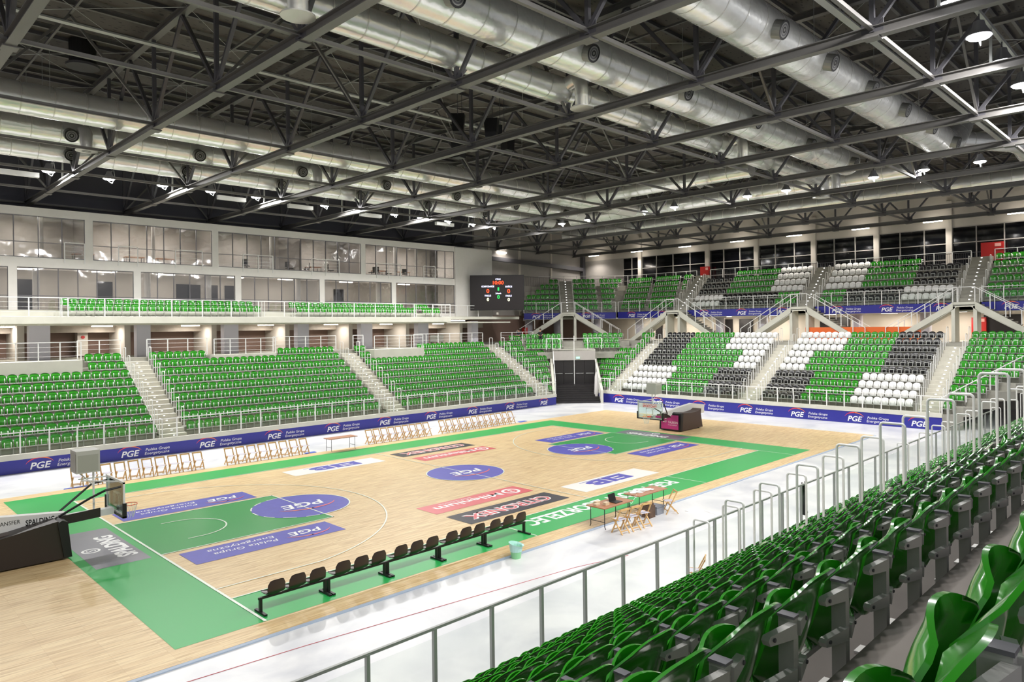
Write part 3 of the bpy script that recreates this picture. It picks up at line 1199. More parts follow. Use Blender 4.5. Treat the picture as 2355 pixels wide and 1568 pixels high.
for si, (a, c) in enumerate(FSTAIR):
    for side, x in (('left', a - 0.02), ('right', c + 0.05)):
        for k in range(0, 9):
            if side == 'right' and k == 0: continue
            put_loop(LY, (x, 23.95 + DEP * k + 0.1, R0 + RISE * k), 'white handrail loop, %s side of far stand %s stair, %s up' % (side, STN[si], ORD[k + 1]))
for si, (a, c) in enumerate(RSTAIR):
    for side, y in (('right', a - 0.03), ('left', c + 0.03)):
        for k in range(0, 10):
            put_loop(LX, (RX + 0.2 + DEP * k, y, RZ + RISE * k), 'white handrail loop, %s side of end stand %s stair, %s up' % (side, ['near', 'middle', 'corner'][si], ORD[k + 1]))
for si, (a, c) in enumerate(NSTAIR):
    for side, x in (('left', a + 0.05), ('right', c + 0.02)):
        for k in range(0, 11):
            if side == 'left' and k < 2: continue
            put_loop(LYN, (x, -8.95 - NDEP * k, RN0 + RISE * k + 0.02), 'pale tubular handrail loop, %s side of near stand %s stair, %s up' % (side, ['first', 'second', 'third'][si], ORD[k + 1]),
                     group='looped handrails of the near stand')


def railing(name, label, pts, zb, zt, m, post=1.22, glass=True, group=None, flat=True, wires=0, first_off=0.0, postw=0.035, rail_h=0.045, side=None):
    """polyline railing with posts; parts: top_rail, posts, panes"""
    t = thing(name, label, 'railing', (pts[0][0], pts[0][1], zb if not hasattr(zb, '__len__') else zb[0]), 0, group)
    zbs = zb if hasattr(zb, '__len__') else [zb] * len(pts)
    zts = zt if hasattr(zt, '__len__') else [zt] * len(pts)
    for i in range(len(pts) - 1):
        p, q = np.array(pts[i], float), np.array(pts[i + 1], float)
        L = np.linalg.norm(q - p); d = (q - p) / L
        n = max(1, round((L - first_off) / post))
        r = MB(); r.beam((p[0], p[1], zts[i]), (q[0], q[1], zts[i + 1]), 0.05, rail_h, m)
        r.build('top_rail', t)
        if wires:
            wr = MB()
            for k in range(1, wires + 1):
                f = k / (wires + 1)
                wr.tube((p[0], p[1], zbs[i] + (zts[i] - zbs[i]) * f), (q[0], q[1], zbs[i + 1] + (zts[i + 1] - zbs[i + 1]) * f), 0.006, m, 5)
            wr.build('wire_infill', t)
        prev = None
        for j in range(n + 1):
            s = min(L, first_off + (L - first_off) * j / n)
            if i > 0 and j == 0: 
                prev = s
                continue
            f = s / L
            xy = p + d * s
            z0 = zbs[i] + (zbs[i + 1] - zbs[i]) * f; z1 = zts[i] + (zts[i + 1] - zts[i]) * f
            q_ = MB(); q_.beam((xy[0], xy[1], z0), (xy[0], xy[1], z1), postw, 0.06, m, up=(d[0], d[1], 0))
            if glass and flat:
                q_.beam((xy[0], xy[1], z0), (xy[0], xy[1], z1 - 0.18), 0.075, 0.012, m, up=(-d[1], d[0], 0)) if False else None
            q_.build('post', t)
        if glass:
            for j in range(n):
                s0 = first_off + (L - first_off) * j / n + 0.04; s1 = first_off + (L - first_off) * (j + 1) / n - 0.04
                a = p + d * s0; c = p + d * s1
                f0, f1 = s0 / L, s1 / L
                za0 = zbs[i] + (zbs[i + 1] - zbs[i]) * f0 + 0.05; za1 = zts[i] + (zts[i + 1] - zts[i]) * f0 - 0.16
                zc0 = zbs[i] + (zbs[i + 1] - zbs[i]) * f1 + 0.05; zc1 = zts[i] + (zts[i + 1] - zts[i]) * f1 - 0.16
                g = MB(); nn = np.array([-d[1], d[0]]) * 0.005
                v = [(a[0] - nn[0], a[1] - nn[1], za0), (c[0] - nn[0], c[1] - nn[1], zc0), (c[0] - nn[0], c[1] - nn[1], zc1), (a[0] - nn[0], a[1] - nn[1], za1)]
                v += [(a[0] + nn[0], a[1] + nn[1], za0), (c[0] + nn[0], c[1] + nn[1], zc0), (c[0] + nn[0], c[1] + nn[1], zc1), (a[0] + nn[0], a[1] + nn[1], za1)]
                g.add(v, [(0, 1, 2, 3), (7, 6, 5, 4), (0, 4, 5, 1), (1, 5, 6, 2), (2, 6, 7, 3), (3, 7, 4, 0)], M_RGLASS)
                g.build('glass_pane', t)
    return t


def near_post_detail():
    pass


railing('front_railing', 'long railing with glass panes and grey posts fronting the near stand', [(-4.12, NEARY), (38, NEARY)], 0.8, 1.98, M_RAILG, post=1.254, postw=0.06)
railing('front_railing', 'white railing with clear panes above the blue boards of the far stand', [(-10.0, FARY), (38, FARY)], 0.92, 1.96, M_RAIL, post=1.21, first_off=0.18, postw=0.06)
railing('front_railing', 'white railing with clear panes above the blue boards of the end stand', [(RX, 22.3), (RX, -5.2)], 1.08, 2.12, M_RAIL, post=1.21, postw=0.06)
# sloping railings of the corner passages
for (nm, p0, dirv) in (('left side of the corner entrance', (38, FARY), (1, 1)), ('right side of the corner entrance', (RX, 22.3), (1, 1)), ('near corner entrance beside the end stand', (RX, -5.2), (1, -1))):
    e = (p0[0] + dirv[0] * 5.4, p0[1] + dirv[1] * 5.4)
    railing('passage_railing', 'white sloping railing on the ' + nm, [p0, e], [1.0, 4.75], [2.05, 5.8], M_RAIL, post=1.5, glass=False)
railing('door_railing', 'white railing on the parapet above the dark corner doors', [dpt(DD - 0.05, 2.6)[:2], dpt(DD - 0.05, -2.6)[:2]], 4.6, 5.65, M_RAIL, post=1.3, glass=False)

# ---- advertising boards with the printed logos
def board(name, label, O, R, L, z0, z1, starts, h, gap_words=True, only_last_arc=False):
    t = thing(name, label, 'advertising board', (O[0], O[1], 0))
    N = np.cross(R, (0, 0, 1))
    b = MB(); O = np.array(O, float); R = np.array(R, float)
    b.vprism([(0, z0), (L, z0), (L, z1), (0, z1)], O, R, (0, 0, 1), N, 0.03, M_BLUE); b.build('blue_panel', t)
    for s in starts:
        q = MB(); words = True
        pge_logo(q, O + R * s + np.array([0, 0, z0 + (z1 - z0) * 0.18]) + N * 0.034, R, (0, 0, 1), h, M_TEXTW, words=words and s + h * 7 < L)
        q.build('printed_logo', t)
    return t


board('advertising_board', 'long blue board with white lettering along the foot of the far stand', (-16, FARY - 0.03, 0), (1, 0, 0), 54, 0.01, 0.66, [16.12 + 3.99 * i for i in range(-1, 10)], 0.31)
board('advertising_board', 'long blue board with white lettering along the foot of the end stand', (RX - 0.01, 22.3, 0), (0, -1, 0), 27.5, 0.01, 0.8, [1.8 + 3.99 * i for i in range(7)], 0.34)


# ================================================================== gallery building over the far stand
GY = 34.5
struct(MB().bx(-16, 32.2, 31.0, 34.6, 7.3, GZ, M_PARA).build('balcony_slab'))
struct(MB().bx(-16, 32.2, 32.7, 34.6, GZ, GZ + 0.35, M_PARA).bx(-16, 32.2, 33.5, 34.6, GZ, GZ + 0.45, M_PARA).build('balcony_steps'))
struct(MB().bx(32.2, 42.0, 32.4, 34.6, 7.55, 7.8, M_PARA).build('balcony_slab'))
# cut-in bands of the facade
b = MB()
b.bx(-16, 35.55, GY, GY + 0.3, 10.82, 11.42, M_WALLW)
b.bx(-16, 35.55, GY, GY + 0.3, 14.0, 14.42, M_WALLW)
for x in (-1.36, 5.32, 13.3, 25.61): b.bx(x - 0.22, x + 0.22, GY + 0.001, GY + 0.25, 11.42, 14.0, M_WALLW)
for x in (-5.5, 1.27, 8.13, 14.94, 21.76, 28.68): b.bx(x - 0.22, x + 0.22, GY + 0.001, GY + 0.25, GZ + 0.45, 10.82, M_WALLW)
struct(b.build('wall_gallery'))
struct(MB().bx(35.55, 40.2, GY - 0.15, GY + 2.6, 7.8, 14.42, M_WALLW).build('wall_gallery_end'))
struct(MB().bx(-16, 40.2, GY, GY + 2.6, 14.42, 14.5, M_WALLW).build('ceiling_gallery'))
struct(MB().bx(-16, 35.6, GY + 0.3, 38.5, 10.95, 11.25, M_WALLW).build('gallery_floor_slab'))
struct(MB().bx(-16, 35.6, GY + 0.1, 38.5, 7.6, GZ + 0.42, M_WALLW).build('gallery_floor_slab'))
struct(MB().bx(-16, 35.6, 38.4, 38.6, 7.8, 14.42, mat('room_wall', 'B9B4AE', 0.7)).build('wall_room'))
for x in (-8, -1.36, 5.32, 13.3, 20.0, 25.61):
    struct(MB().bx(x, x + 0.12, GY + 0.4, 38.4, 11.25, 14.42, mat('partition_wall', '98938E', 0.7)).build('wall_partition'))
M_FRAME = mat('window_frame', '77757A', 0.4, metal=0.3)


def window_bay(n, x0, x1, z0, z1, nm, zt):
    fr = MB()
    w = 0.05
    fr.bx(x0, x1, GY + 0.08, GY + 0.14, z0, z0 + w, M_FRAME); fr.bx(x0, x1, GY + 0.08, GY + 0.14, z1 - w, z1, M_FRAME)
    fr.bx(x0, x1, GY + 0.08, GY + 0.14, zt, zt + w * 0.8, M_FRAME)
    for i in range(nm + 1):
        x = x0 + (x1 - x0) * i / nm
        fr.bx(x - w / 2, x + w / 2, GY + 0.07, GY + 0.15, z0, z1, M_FRAME)
    o = struct(fr.build('window_%d' % n))
    g = MB(); g.bx(x0, x1, GY + 0.1, GY + 0.115, z0, z1, M_GLASS)
    g.build('glass_pane', o)


wn = 1
up = [-16, -1.36, 5.32, 13.3, 25.61, 35.77]
cnt = [8, 5, 7, 11, 9]
for i in range(5):
    window_bay(wn, up[i] + 0.22, up[i + 1] - 0.22, 11.42, 14.0, cnt[i], 12.35); wn += 1
lo = [-16, -5.5, 1.27, 8.13, 14.94, 21.76, 28.68, 35.77]
for i in range(7):
    window_bay(wn, lo[i] + 0.22, lo[i + 1] - 0.22, GZ + 0.45, 10.82, 6, 9.05); wn += 1
# window guards
for x0, x1 in ((3.95, 5.05), (7.0, 8.15), (10.55, 12.35), (15.3, 17.6), (20.85, 23.3), (26.9, 29.35), (31.9, 33.2)):
    railing('window_guard', 'small white guard rail outside upper gallery window at %s' % ({3.95: 'far left', 7.0: 'second bay', 10.55: 'second bay, right end', 15.3: 'third bay, left', 20.85: 'third bay, right', 26.9: 'fourth bay, left', 31.9: 'right end'}[x0]),
            [(x0, GY - 0.06), (x1, GY - 0.06)], 11.15, 12.45, M_RAIL, post=1.2, glass=False, wires=4, group='white window guards')
# round columns behind the glass
for zz0, zz1, xs in ((GZ + 0.42, 10.95, (2.6, 9.0, 13.1, 20.1, 27.6)), (11.25, 14.42, (0.6, 2.9, 9.4, 17.9, 29.4, 31.7))):
    for i, x in enumerate(xs):
        q = MB(); q.tube((x, GY + 0.85, zz0), (x, GY + 0.85, zz1), 0.2 if zz0 < 9 else 0.12, M_WHITE, 16)
        o = q.build('interior_column'); struct(o)
# dark doors inside the lower rooms
for i, x in enumerate((2.0, 6.7, 11.9, 12.7, 14.0, 15.5, 25.0)):
    q = MB(); q.bx(x, x + 0.95, 38.3, 38.38, GZ + 0.42, 10.3, M_DBLACK)
    struct(q.build('door_%d' % (i + 3)))
# ceiling tubes in the rooms
for zz, xs in ((10.85, (-9, -3, 2.3, 6.5, 10.5, 15.5, 19.5, 25, 31)), (14.3, (-11, -4.7, 2.0, 7.8, 10.8, 16.6, 22.8, 28.3, 32.3))):
    for x in xs:
        q = MB(); q.bx(x - 0.6, x + 0.6, 36.2, 36.4, zz - 0.06, zz, M_TUBE)
        o = q.build('ceiling_light'); struct(o)
        lamp((x, 36.3, zz - 0.1), 85 if zz > 12 else 40, 1.2, (1, 0.97, 0.93), shape='RECTANGLE', size_y=0.5)
# furniture on the upper gallery floor
chair_b = MB()
chair_b.bx(-0.22, 0.22, -0.22, 0.22, 0.44, 0.5, M_BLACK); chair_b.bx(-0.21, 0.21, 0.2, 0.25, 0.55, 0.98, M_BLACK)
chair_b.bx(-0.02, 0.02, -0.02, 0.02, 0.06, 0.44, M_STEEL)
for a in range(5):
    chair_b.beam((0, 0, 0.07), (0.26 * math.cos(a * 1.257), 0.26 * math.sin(a * 1.257), 0.04), 0.03, 0.03, M_STEEL)
chair_b.bx(-0.03, 0.03, 0.18, 0.22, 0.44, 0.6, M_BLACK)
cm = chair_b.mesh('office_chair')
for i, (x, r) in enumerate(((16.2, 2.4), (19.7, 1.9), (21.2, -2), (23.4, 1.2), (26.0, 1.8), (27.4, -1.6), (28.0, 2.2), (29.2, 1.1), (30.9, -0.5))):
    o = bpy.data.objects.new('office_chair', cm); COL.objects.link(o); o.location = (x, 36.0, 11.25); o.rotation_euler = (0, 0, r)
    tag(o, 'black office chair behind upper gallery glass, %s from left' % ordw(i + 1), 'chair', 'office chairs behind the upper glass')
for i, x in enumerate((5.5, 8.6, 10.6, 22.2, 28.6, 31.2)):
    t = thing('desk', 'small desk behind upper gallery glass, %s from left' % ordw(i + 1), 'desk', (x, 36.8, 11.25), 0, 'desks behind the upper glass')
    q = MB(); q.bx(x - 0.6, x + 0.6, 36.4, 37.1, 11.95, 11.99, M_TABLE); q.build('desk_top', t)
    for a, c in ((-0.55, 36.45), (0.55, 36.45), (-0.55, 37.05), (0.55, 37.05)):
        MB().bx(x + a - 0.02, x + a + 0.02, c - 0.02, c + 0.02, 11.25, 11.95, M_STEEL).build('leg', t)

railing('balcony_railing', 'long white railing along the edge of the gallery balcony', [(-12.0, 31.03), (32.15, 31.03)], 7.45, 8.82, M_RAIL, post=1.95, glass=False, wires=4)
railing('balcony_railing', 'short white railing closing the right end of the gallery balcony', [(32.15, 31.03), (32.15, 33.4), (37.5, 33.4)], 7.75, 8.85, M_RAIL, post=1.5, glass=False, wires=3)
for i, x in enumerate((3.25, 15.75, 18.1, 29.2)):
    put_loop(LY, (x, 32.2, GZ), 'white handrail loop on the gallery balcony, %s from left' % ordw(i + 1))

# ================================================================== concourse behind the far stand
struct(MB().bx(-16, 57.5, 37.0, 37.3, 0, 8.0, M_BROWN).build('wall_concourse'))
struct(MB().bx(-16, 40, 31.6, 37.0, 7.2, 7.3, M_PARA).build('ceiling_concourse'))
for i, (x0, x1) in enumerate(((1.66, 2.71), (7.41, 8.23), (12.97, 13.98), (18.46, 19.38), (23.95, 25.01), (29.61, 30.73), (35.69, 36.49), (-4.5, -3.4), (-10, -9))):
    struct(MB().bx(x0, x1, 32.3, 32.9, 5.1, 7.35, mat('column_lilac', 'BDBAC4', 0.6)).build('concrete_column'))
    struct(MB().bx(x0 - 0.35, x0, 33.6, 37.0, 5.1, 7.25, M_BEIGE).build('wall_pier'))
struct(MB().bx(-16, 40, 35.6, 36.9, 6.75, 7.2, mat('ply_band', 'B5ABA0', 0.5, var=0.2, scale=0.9)).build('ceiling_band'))
for x in (0.8, 6.0, 11.5, 17, 22.5, 27.8, 33.5):
    q = MB(); q.bx(x - 0.6, x + 0.6, 34.4, 34.55, 7.12, 7.18, M_TUBE); struct(q.build('ceiling_light'))
    lamp((x, 34.4, 7.08), 60, 1.2, (1, 0.93, 0.86), shape='RECTANGLE', size_y=0.4)
q = MB(); q.bx(34.2, 36.0, 33.6, 33.8, 7.4, 7.46, M_TUBE); tag(q.build('strip_light'), 'bright strip light under the right end of the balcony', 'light')
lamp((35.1, 33.7, 7.35), 90, 1.6, (1, 0.93, 0.86), shape='RECTANGLE', size_y=0.4)
for i, x in enumerate((5.3, 26.8)):
    t = thing('safety_panel', 'beige wall pier with green exit sign and red alarm, %s' % ('left of two' if i == 0 else 'right of two'), 'sign', (x, 36.2, 5.2))
    MB().bx(x - 0.3, x + 0.3, 36.2, 36.9, 5.2, 7.2, M_BEIGE).build('pier', t)
    MB().bx(x - 0.17, x + 0.17, 36.16, 36.2, 6.85, 7.02, mat('sign_green', '1F5A35', 0.5)).build('exit_sign', t)
    MB().tube((x, 36.2, 6.45), (x, 36.14, 6.45), 0.11, M_REDM, 16).build('alarm_bell', t)
# platforms for wheelchair places
for i, (x0, x1, k, nm) in enumerate(((-16, 3.7, 7, 'left'), (11.45, 15.8, 8, 'middle'), (23.35, 28.1, 7, 'right'))):
    y0 = 24.05 + DEP * k - 0.05
    struct(MB().bx(x0, x1, y0, 31.0, R0 + RISE * k - 0.2, 5.16, M_PARA).build('viewing_platform'))
    railing('platform_railing', 'white railing round the %s viewing platform above the far stand' % nm, [(x0 + 0.05, y0 + 0.08), (x1 - 0.05, y0 + 0.08)], 5.16, 6.22, M_RAIL, post=1.05, glass=False, wires=3)
for i, (x0, x1) in enumerate(((3.8, 6.1), (7.6, 11.3), (15.9, 20.9), (22.4, 23.3), (28.2, 35.9), (38.2, 42.5))):
    railing('concourse_railing', 'white railing at the top of the far stand, %s section from left' % ordw(i + 1), [(x0, 31.0), (x1, 31.0)], 5.2, 6.28, M_RAIL, post=1.35, glass=False, wires=3, group='railings at the top of the far stand')
q = MB(); q.bx(31.6, 33.1, 33.2, 33.3, 5.5, 6.15, M_WALLW); q.bx(31.7, 31.78, 33.2, 33.3, 5.14, 5.5, M_STEEL); q.bx(32.9, 32.98, 33.2, 33.3, 5.14, 5.5, M_STEEL)
tag(q.build('white_board'), 'white panel on legs standing at the back of the concourse', 'panel')

# ================================================================== scoreboard
SC = np.array([38.55, 31.85, 0.0])
sb = thing('scoreboard', 'large black electronic scoreboard hanging at the end of the gallery wall', 'scoreboard', (SC[0], SC[1], 8.4))
pa = np.array(project([SC])[0:2])
SR = np.array([1, -1, 0]) / math.sqrt(2)
sw, z0, z1 = 5.15, 8.4, 11.75
C0 = SC - SR * sw / 2
NB = -D45
b = MB(); b.vprism([(0, z0), (sw, z0), (sw, z1), (0, z1)], C0, SR, (0, 0, 1), -NB, 0.35, mat('screen_case', '121112', 0.4)); b.build('screen_case', sb)
b = MB(); b.vprism([(0.06, z0 + 0.06), (sw - 0.06, z0 + 0.06), (sw - 0.06, z1 - 0.06), (0.06, z1 - 0.06)], C0, SR, (0, 0, 1), NB, 0.01, mat('screen_face', '241F20', 0.35)); b.build('screen_face', sb)
E_R, E_W, E_G, E_Y = emit('led_red', 'FF3A12', 3.0), emit('led_white', 'D8D8FF', 2.2), emit('led_green', '18C84A', 2.2), emit('led_pale', 'FFFFC8', 2.2)


def led(txt, fx, fz, h, m, w=None):
    h *= 1.36; w = w * 1.38 if w else None
    q = MB(); put_text(q, txt, C0 + SR * sw * fx + np.array([0, 0, z0 + (z1 - z0) * fz]) + NB * 0.014, SR, (0, 0, 1), m, height=h, width=w, bold=0.015, align='C')
    q.build('led_digits', sb)


led('CZAS', 0.52, 0.86, 0.10, E_W, 0.36); led('10:00', 0.525, 0.735, 0.24, E_R, 0.74)
led('GOSPODARZE', 0.33, 0.655, 0.11, E_W, 0.88); led('GO\u015aCIE', 0.715, 0.645, 0.11, E_W, 0.48)
led('0', 0.33, 0.495, 0.28, E_R, 0.19); led('0', 0.715, 0.485, 0.28, E_R, 0.19)
led('1', 0.525, 0.56, 0.22, E_G, 0.1); led('24sek', 0.525, 0.46, 0.1, E_W, 0.4); led('0', 0.525, 0.33, 0.24, E_G, 0.16)
led('FAULE', 0.33, 0.395, 0.11, E_W, 0.42); led('FAULE', 0.715, 0.385, 0.11, E_W, 0.42)
led('0', 0.33, 0.265, 0.22, E_Y, 0.15); led('0', 0.715, 0.255, 0.22, E_Y, 0.15)
MB().beam(SC + D45 * 0.3 + np.array([0, 0, 8.1]), SC + D45 * 1.6 + np.array([0, 0, 8.1]), 0.2, 0.2, M_BEIGE).build('bracket', sb)

# ================================================================== corner and end walls
struct(MB().bx(40.2, 57.5, 37.0, 37.3, 8.0, 18.9, M_GREY).build('wall_far'))
for x in (42.0, 46.5, 51.5): struct(MB().bx(x, x + 0.25, 36.9, 37.0, 8.0, 18.6, M_BEIGE).build('trim_6'))
tag(MB().beam((40.2, 36.7, 14.0), (57.0, 36.7, 13.45), 0.35, 0.42, M_STEEL).build('steel_beam'), 'dark steel beam along the wall right of the scoreboard', 'beam')
tag(MB().bx(56.7, 57.1, 36.5, 36.9, 8.2, 15.0, M_STEEL).build('steel_column'), 'dark steel column in the far corner of the hall', 'column')
WX = 57.2
b = MB()
b.bx(WX, WX + 0.3, -23, 37.3, 14.42, 19.0, M_BEIGE)
b.bx(WX, WX + 0.3, 31.0, 37.3, 8.0, 14.42, M_GREY)
b.bx(WX, WX + 0.3, -23, 37.3, 0, 8.2, M_BEIGE)
struct(b.build('wall_right'))
PY = [31.0, 28.6, 20.16, 14.77, 9.14, 3.65, -1.93, -7.6, -13.3, -23]
for i in range(len(PY) - 1):
    a, c = PY[i], PY[i + 1]
    if i > 0:
        struct(MB().bx(WX - 0.2, WX + 0.1, a - 0.22, a + 0.22, 8.2, 16.5, M_BEIGE).build('wall_pilaster'))
    q = MB(); w = 0.035
    n = 2 if i == 0 else (4 if i == 1 else 3)
    for j in range(n + 1):
        y = a + (c - a) * j / n
        q.bx(WX - 0.02, WX + 0.08, y - w, y + w, 8.2, 14.42, M_GREY)
    for zz in (8.25, 9.2, 10.5, 11.8, 13.1, 14.38):
        q.bx(WX - 0.01, WX + 0.07, c, a, zz - w, zz + w, M_GREY)
    o = struct(q.build('window_%d' % (wn + i)))
    g = MB(); g.bx(WX + 0.09, WX + 0.11, c, a, 8.2, 14.42, M_NIGHT); g.build('glass_pane', o)
for i, y in enumerate((34.5, 28.43, 22.3, 16.36, 10.6, 4.68, -0.97, -6.8, -12.6)):
    q = MB(); q.bx(56.2, 56.35, y - 0.7, y + 0.7, 14.86, 14.94, M_TUBE); q.bx(56.35, 57.2, y - 0.04, y + 0.04, 14.93, 14.98, M_STEEL)
    tag(q.build('strip_light'), 'strip light on bracket above upper end windows, %s from the far corner' % ordw(i + 1), 'light', 'strip lights along the end wall')
    lamp((56.1, y, 14.8), 150, 1.4, (1, 0.93, 0.85), shape='RECTANGLE', size_y=0.3, aim=(52.5, y, 0), spread=2.4)
tag(MB().bx(43.3, 44.6, 36.85, 37.0, 14.6, 14.7, M_TUBE).build('strip_light'), 'strip light on the far wall above the scoreboard', 'light')
lamp((43.9, 36.2, 14.5), 50, 1.4, (1, 0.93, 0.85), shape='RECTANGLE', size_y=0.3)

# ================================================================== upper ring on the end side
b = MB()
cxy = (UX, UY0)
e45 = np.array(upt(0, 9.6))[:2]
for k in range(6):
    d0, d1 = 0.0 if k == 0 else UDEP * k, UDEP * (k + 1)
    zt = UZ + URISE * k
    if k == 5: d1 = 5.2
    tn = math.tan(math.radians(22.5))
    p = [(UX + d0, -14), (UX + d0, UY0 + d0 * tn), upt(d0, 9.8)[:2], upt(d1, 9.8)[:2], (UX + d1, UY0 + d1 * tn), (UX + d1, -14)]
    b.add([(a[0], a[1], zt - 0.55) for a in p] + [(a[0], a[1], zt) for a in p],
          [(0, 1, 4, 5)[::-1], (1, 2, 3, 4)[::-1], (6, 7, 10, 11), (7, 8, 9, 10), (0, 1, 7, 6)[::-1], (1, 2, 8, 7)[::-1], (3, 4, 10, 9)[::-1], (4, 5, 11, 10)[::-1], (0, 5, 11, 6), (2, 3, 9, 8)[::-1]], M_TERR)
struct(b.build('upper_terrace'))
struct(MB().prism([(UX, -14), (UX, UY0), upt(0, 9.8)[:2], upt(0.3, 9.8)[:2], (UX + 0.3, UY0 + 0.1), (UX + 0.3, -14)], 7.5, 8.2, M_PARA).build('upper_fascia'))
# top walkway railing with thin bars
railing('upper_back_railing', 'white railing behind the top row of the upper end stand', [upt(4.3, 8.2)[:2], (UX + 4.3, UY0 + 1.7), (UX + 4.3, 21.1)], 11.3, 12.35, M_RAIL, post=1.35, glass=False)
for i, (a, c) in enumerate(((19.5, 8.6), (7.0, -3.6), (-5.2, -11))):
    railing('upper_back_railing', 'white railing behind top row of upper end stand, %s block' % ['left', 'middle', 'right'][i], [(UX + 4.3, a), (UX + 4.3, c)], 11.3, 12.35, M_RAIL, post=1.3, glass=False)
for yy0, yy1 in ((-12, 36.5),):
    q = MB()
    for i in range(int((yy1 - yy0) / 0.16)):
        y = yy0 + i * 0.16
        q.bx(WX - 0.55, WX - 0.53, y, y + 0.02, 11.2, 12.2, M_STEEL)
    q.bx(WX - 0.56, WX - 0.52, yy0, yy1, 12.2, 12.24, M_STEEL)
    tag(q.build('bar_railing'), 'dark barred railing in front of the upper end windows', 'railing')
q = MB()
for i in range(100):
    x = 40.6 + 0.16 * i
    q.bx(x, x + 0.02, 36.45, 36.47, 11.2, 12.2, M_STEEL)
q.bx(40.6, 56.6, 36.44, 36.48, 12.2, 12.24, M_STEEL)
tag(q.build('bar_railing'), 'dark barred railing along the wall right of the scoreboard', 'railing')
# front boards and railings of the upper ring
for i, (a, c) in enumerate(((28.0, 21.1), (19.5, 8.6), (7.0, -3.6), (-5.2, -12))):
    board('advertising_board', 'blue board on the upper end stand front, %s' % ['left of corner stair', 'left middle block', 'right middle block', 'right end'][i], (UX - 0.03, a, 0), (0, -1, 0), a - c, 7.55, 8.2, [1.4 + 3.9 * j for j in range(int((a - c - 1) / 3.9) + 1)], 0.3)
    railing('upper_front_railing', 'white railing along upper end stand front, %s' % ['left of corner stair', 'left middle block', 'right middle block', 'right end'][i], [(UX + 0.02, a), (UX + 0.02, c)], 8.2, 9.3, M_RAIL, post=1.3, glass=True)
for i, (t0, t1) in enumerate(((0.1, UCS[0]), (UCS[1], 9.8))):
    board('advertising_board', 'blue board on the upper corner front, %s of the corner stair' % ['right', 'left'][i], upt(-0.03, t1), -P45, t1 - t0, 7.55, 8.2, [0.9], 0.3)
    railing('upper_front_railing', 'white railing on the upper corner front, %s of the corner stair' % ['right', 'left'][i], [upt(0.02, t1)[:2], upt(0.02, t0)[:2]], 8.2, 9.3, M_RAIL, post=1.3, glass=True)


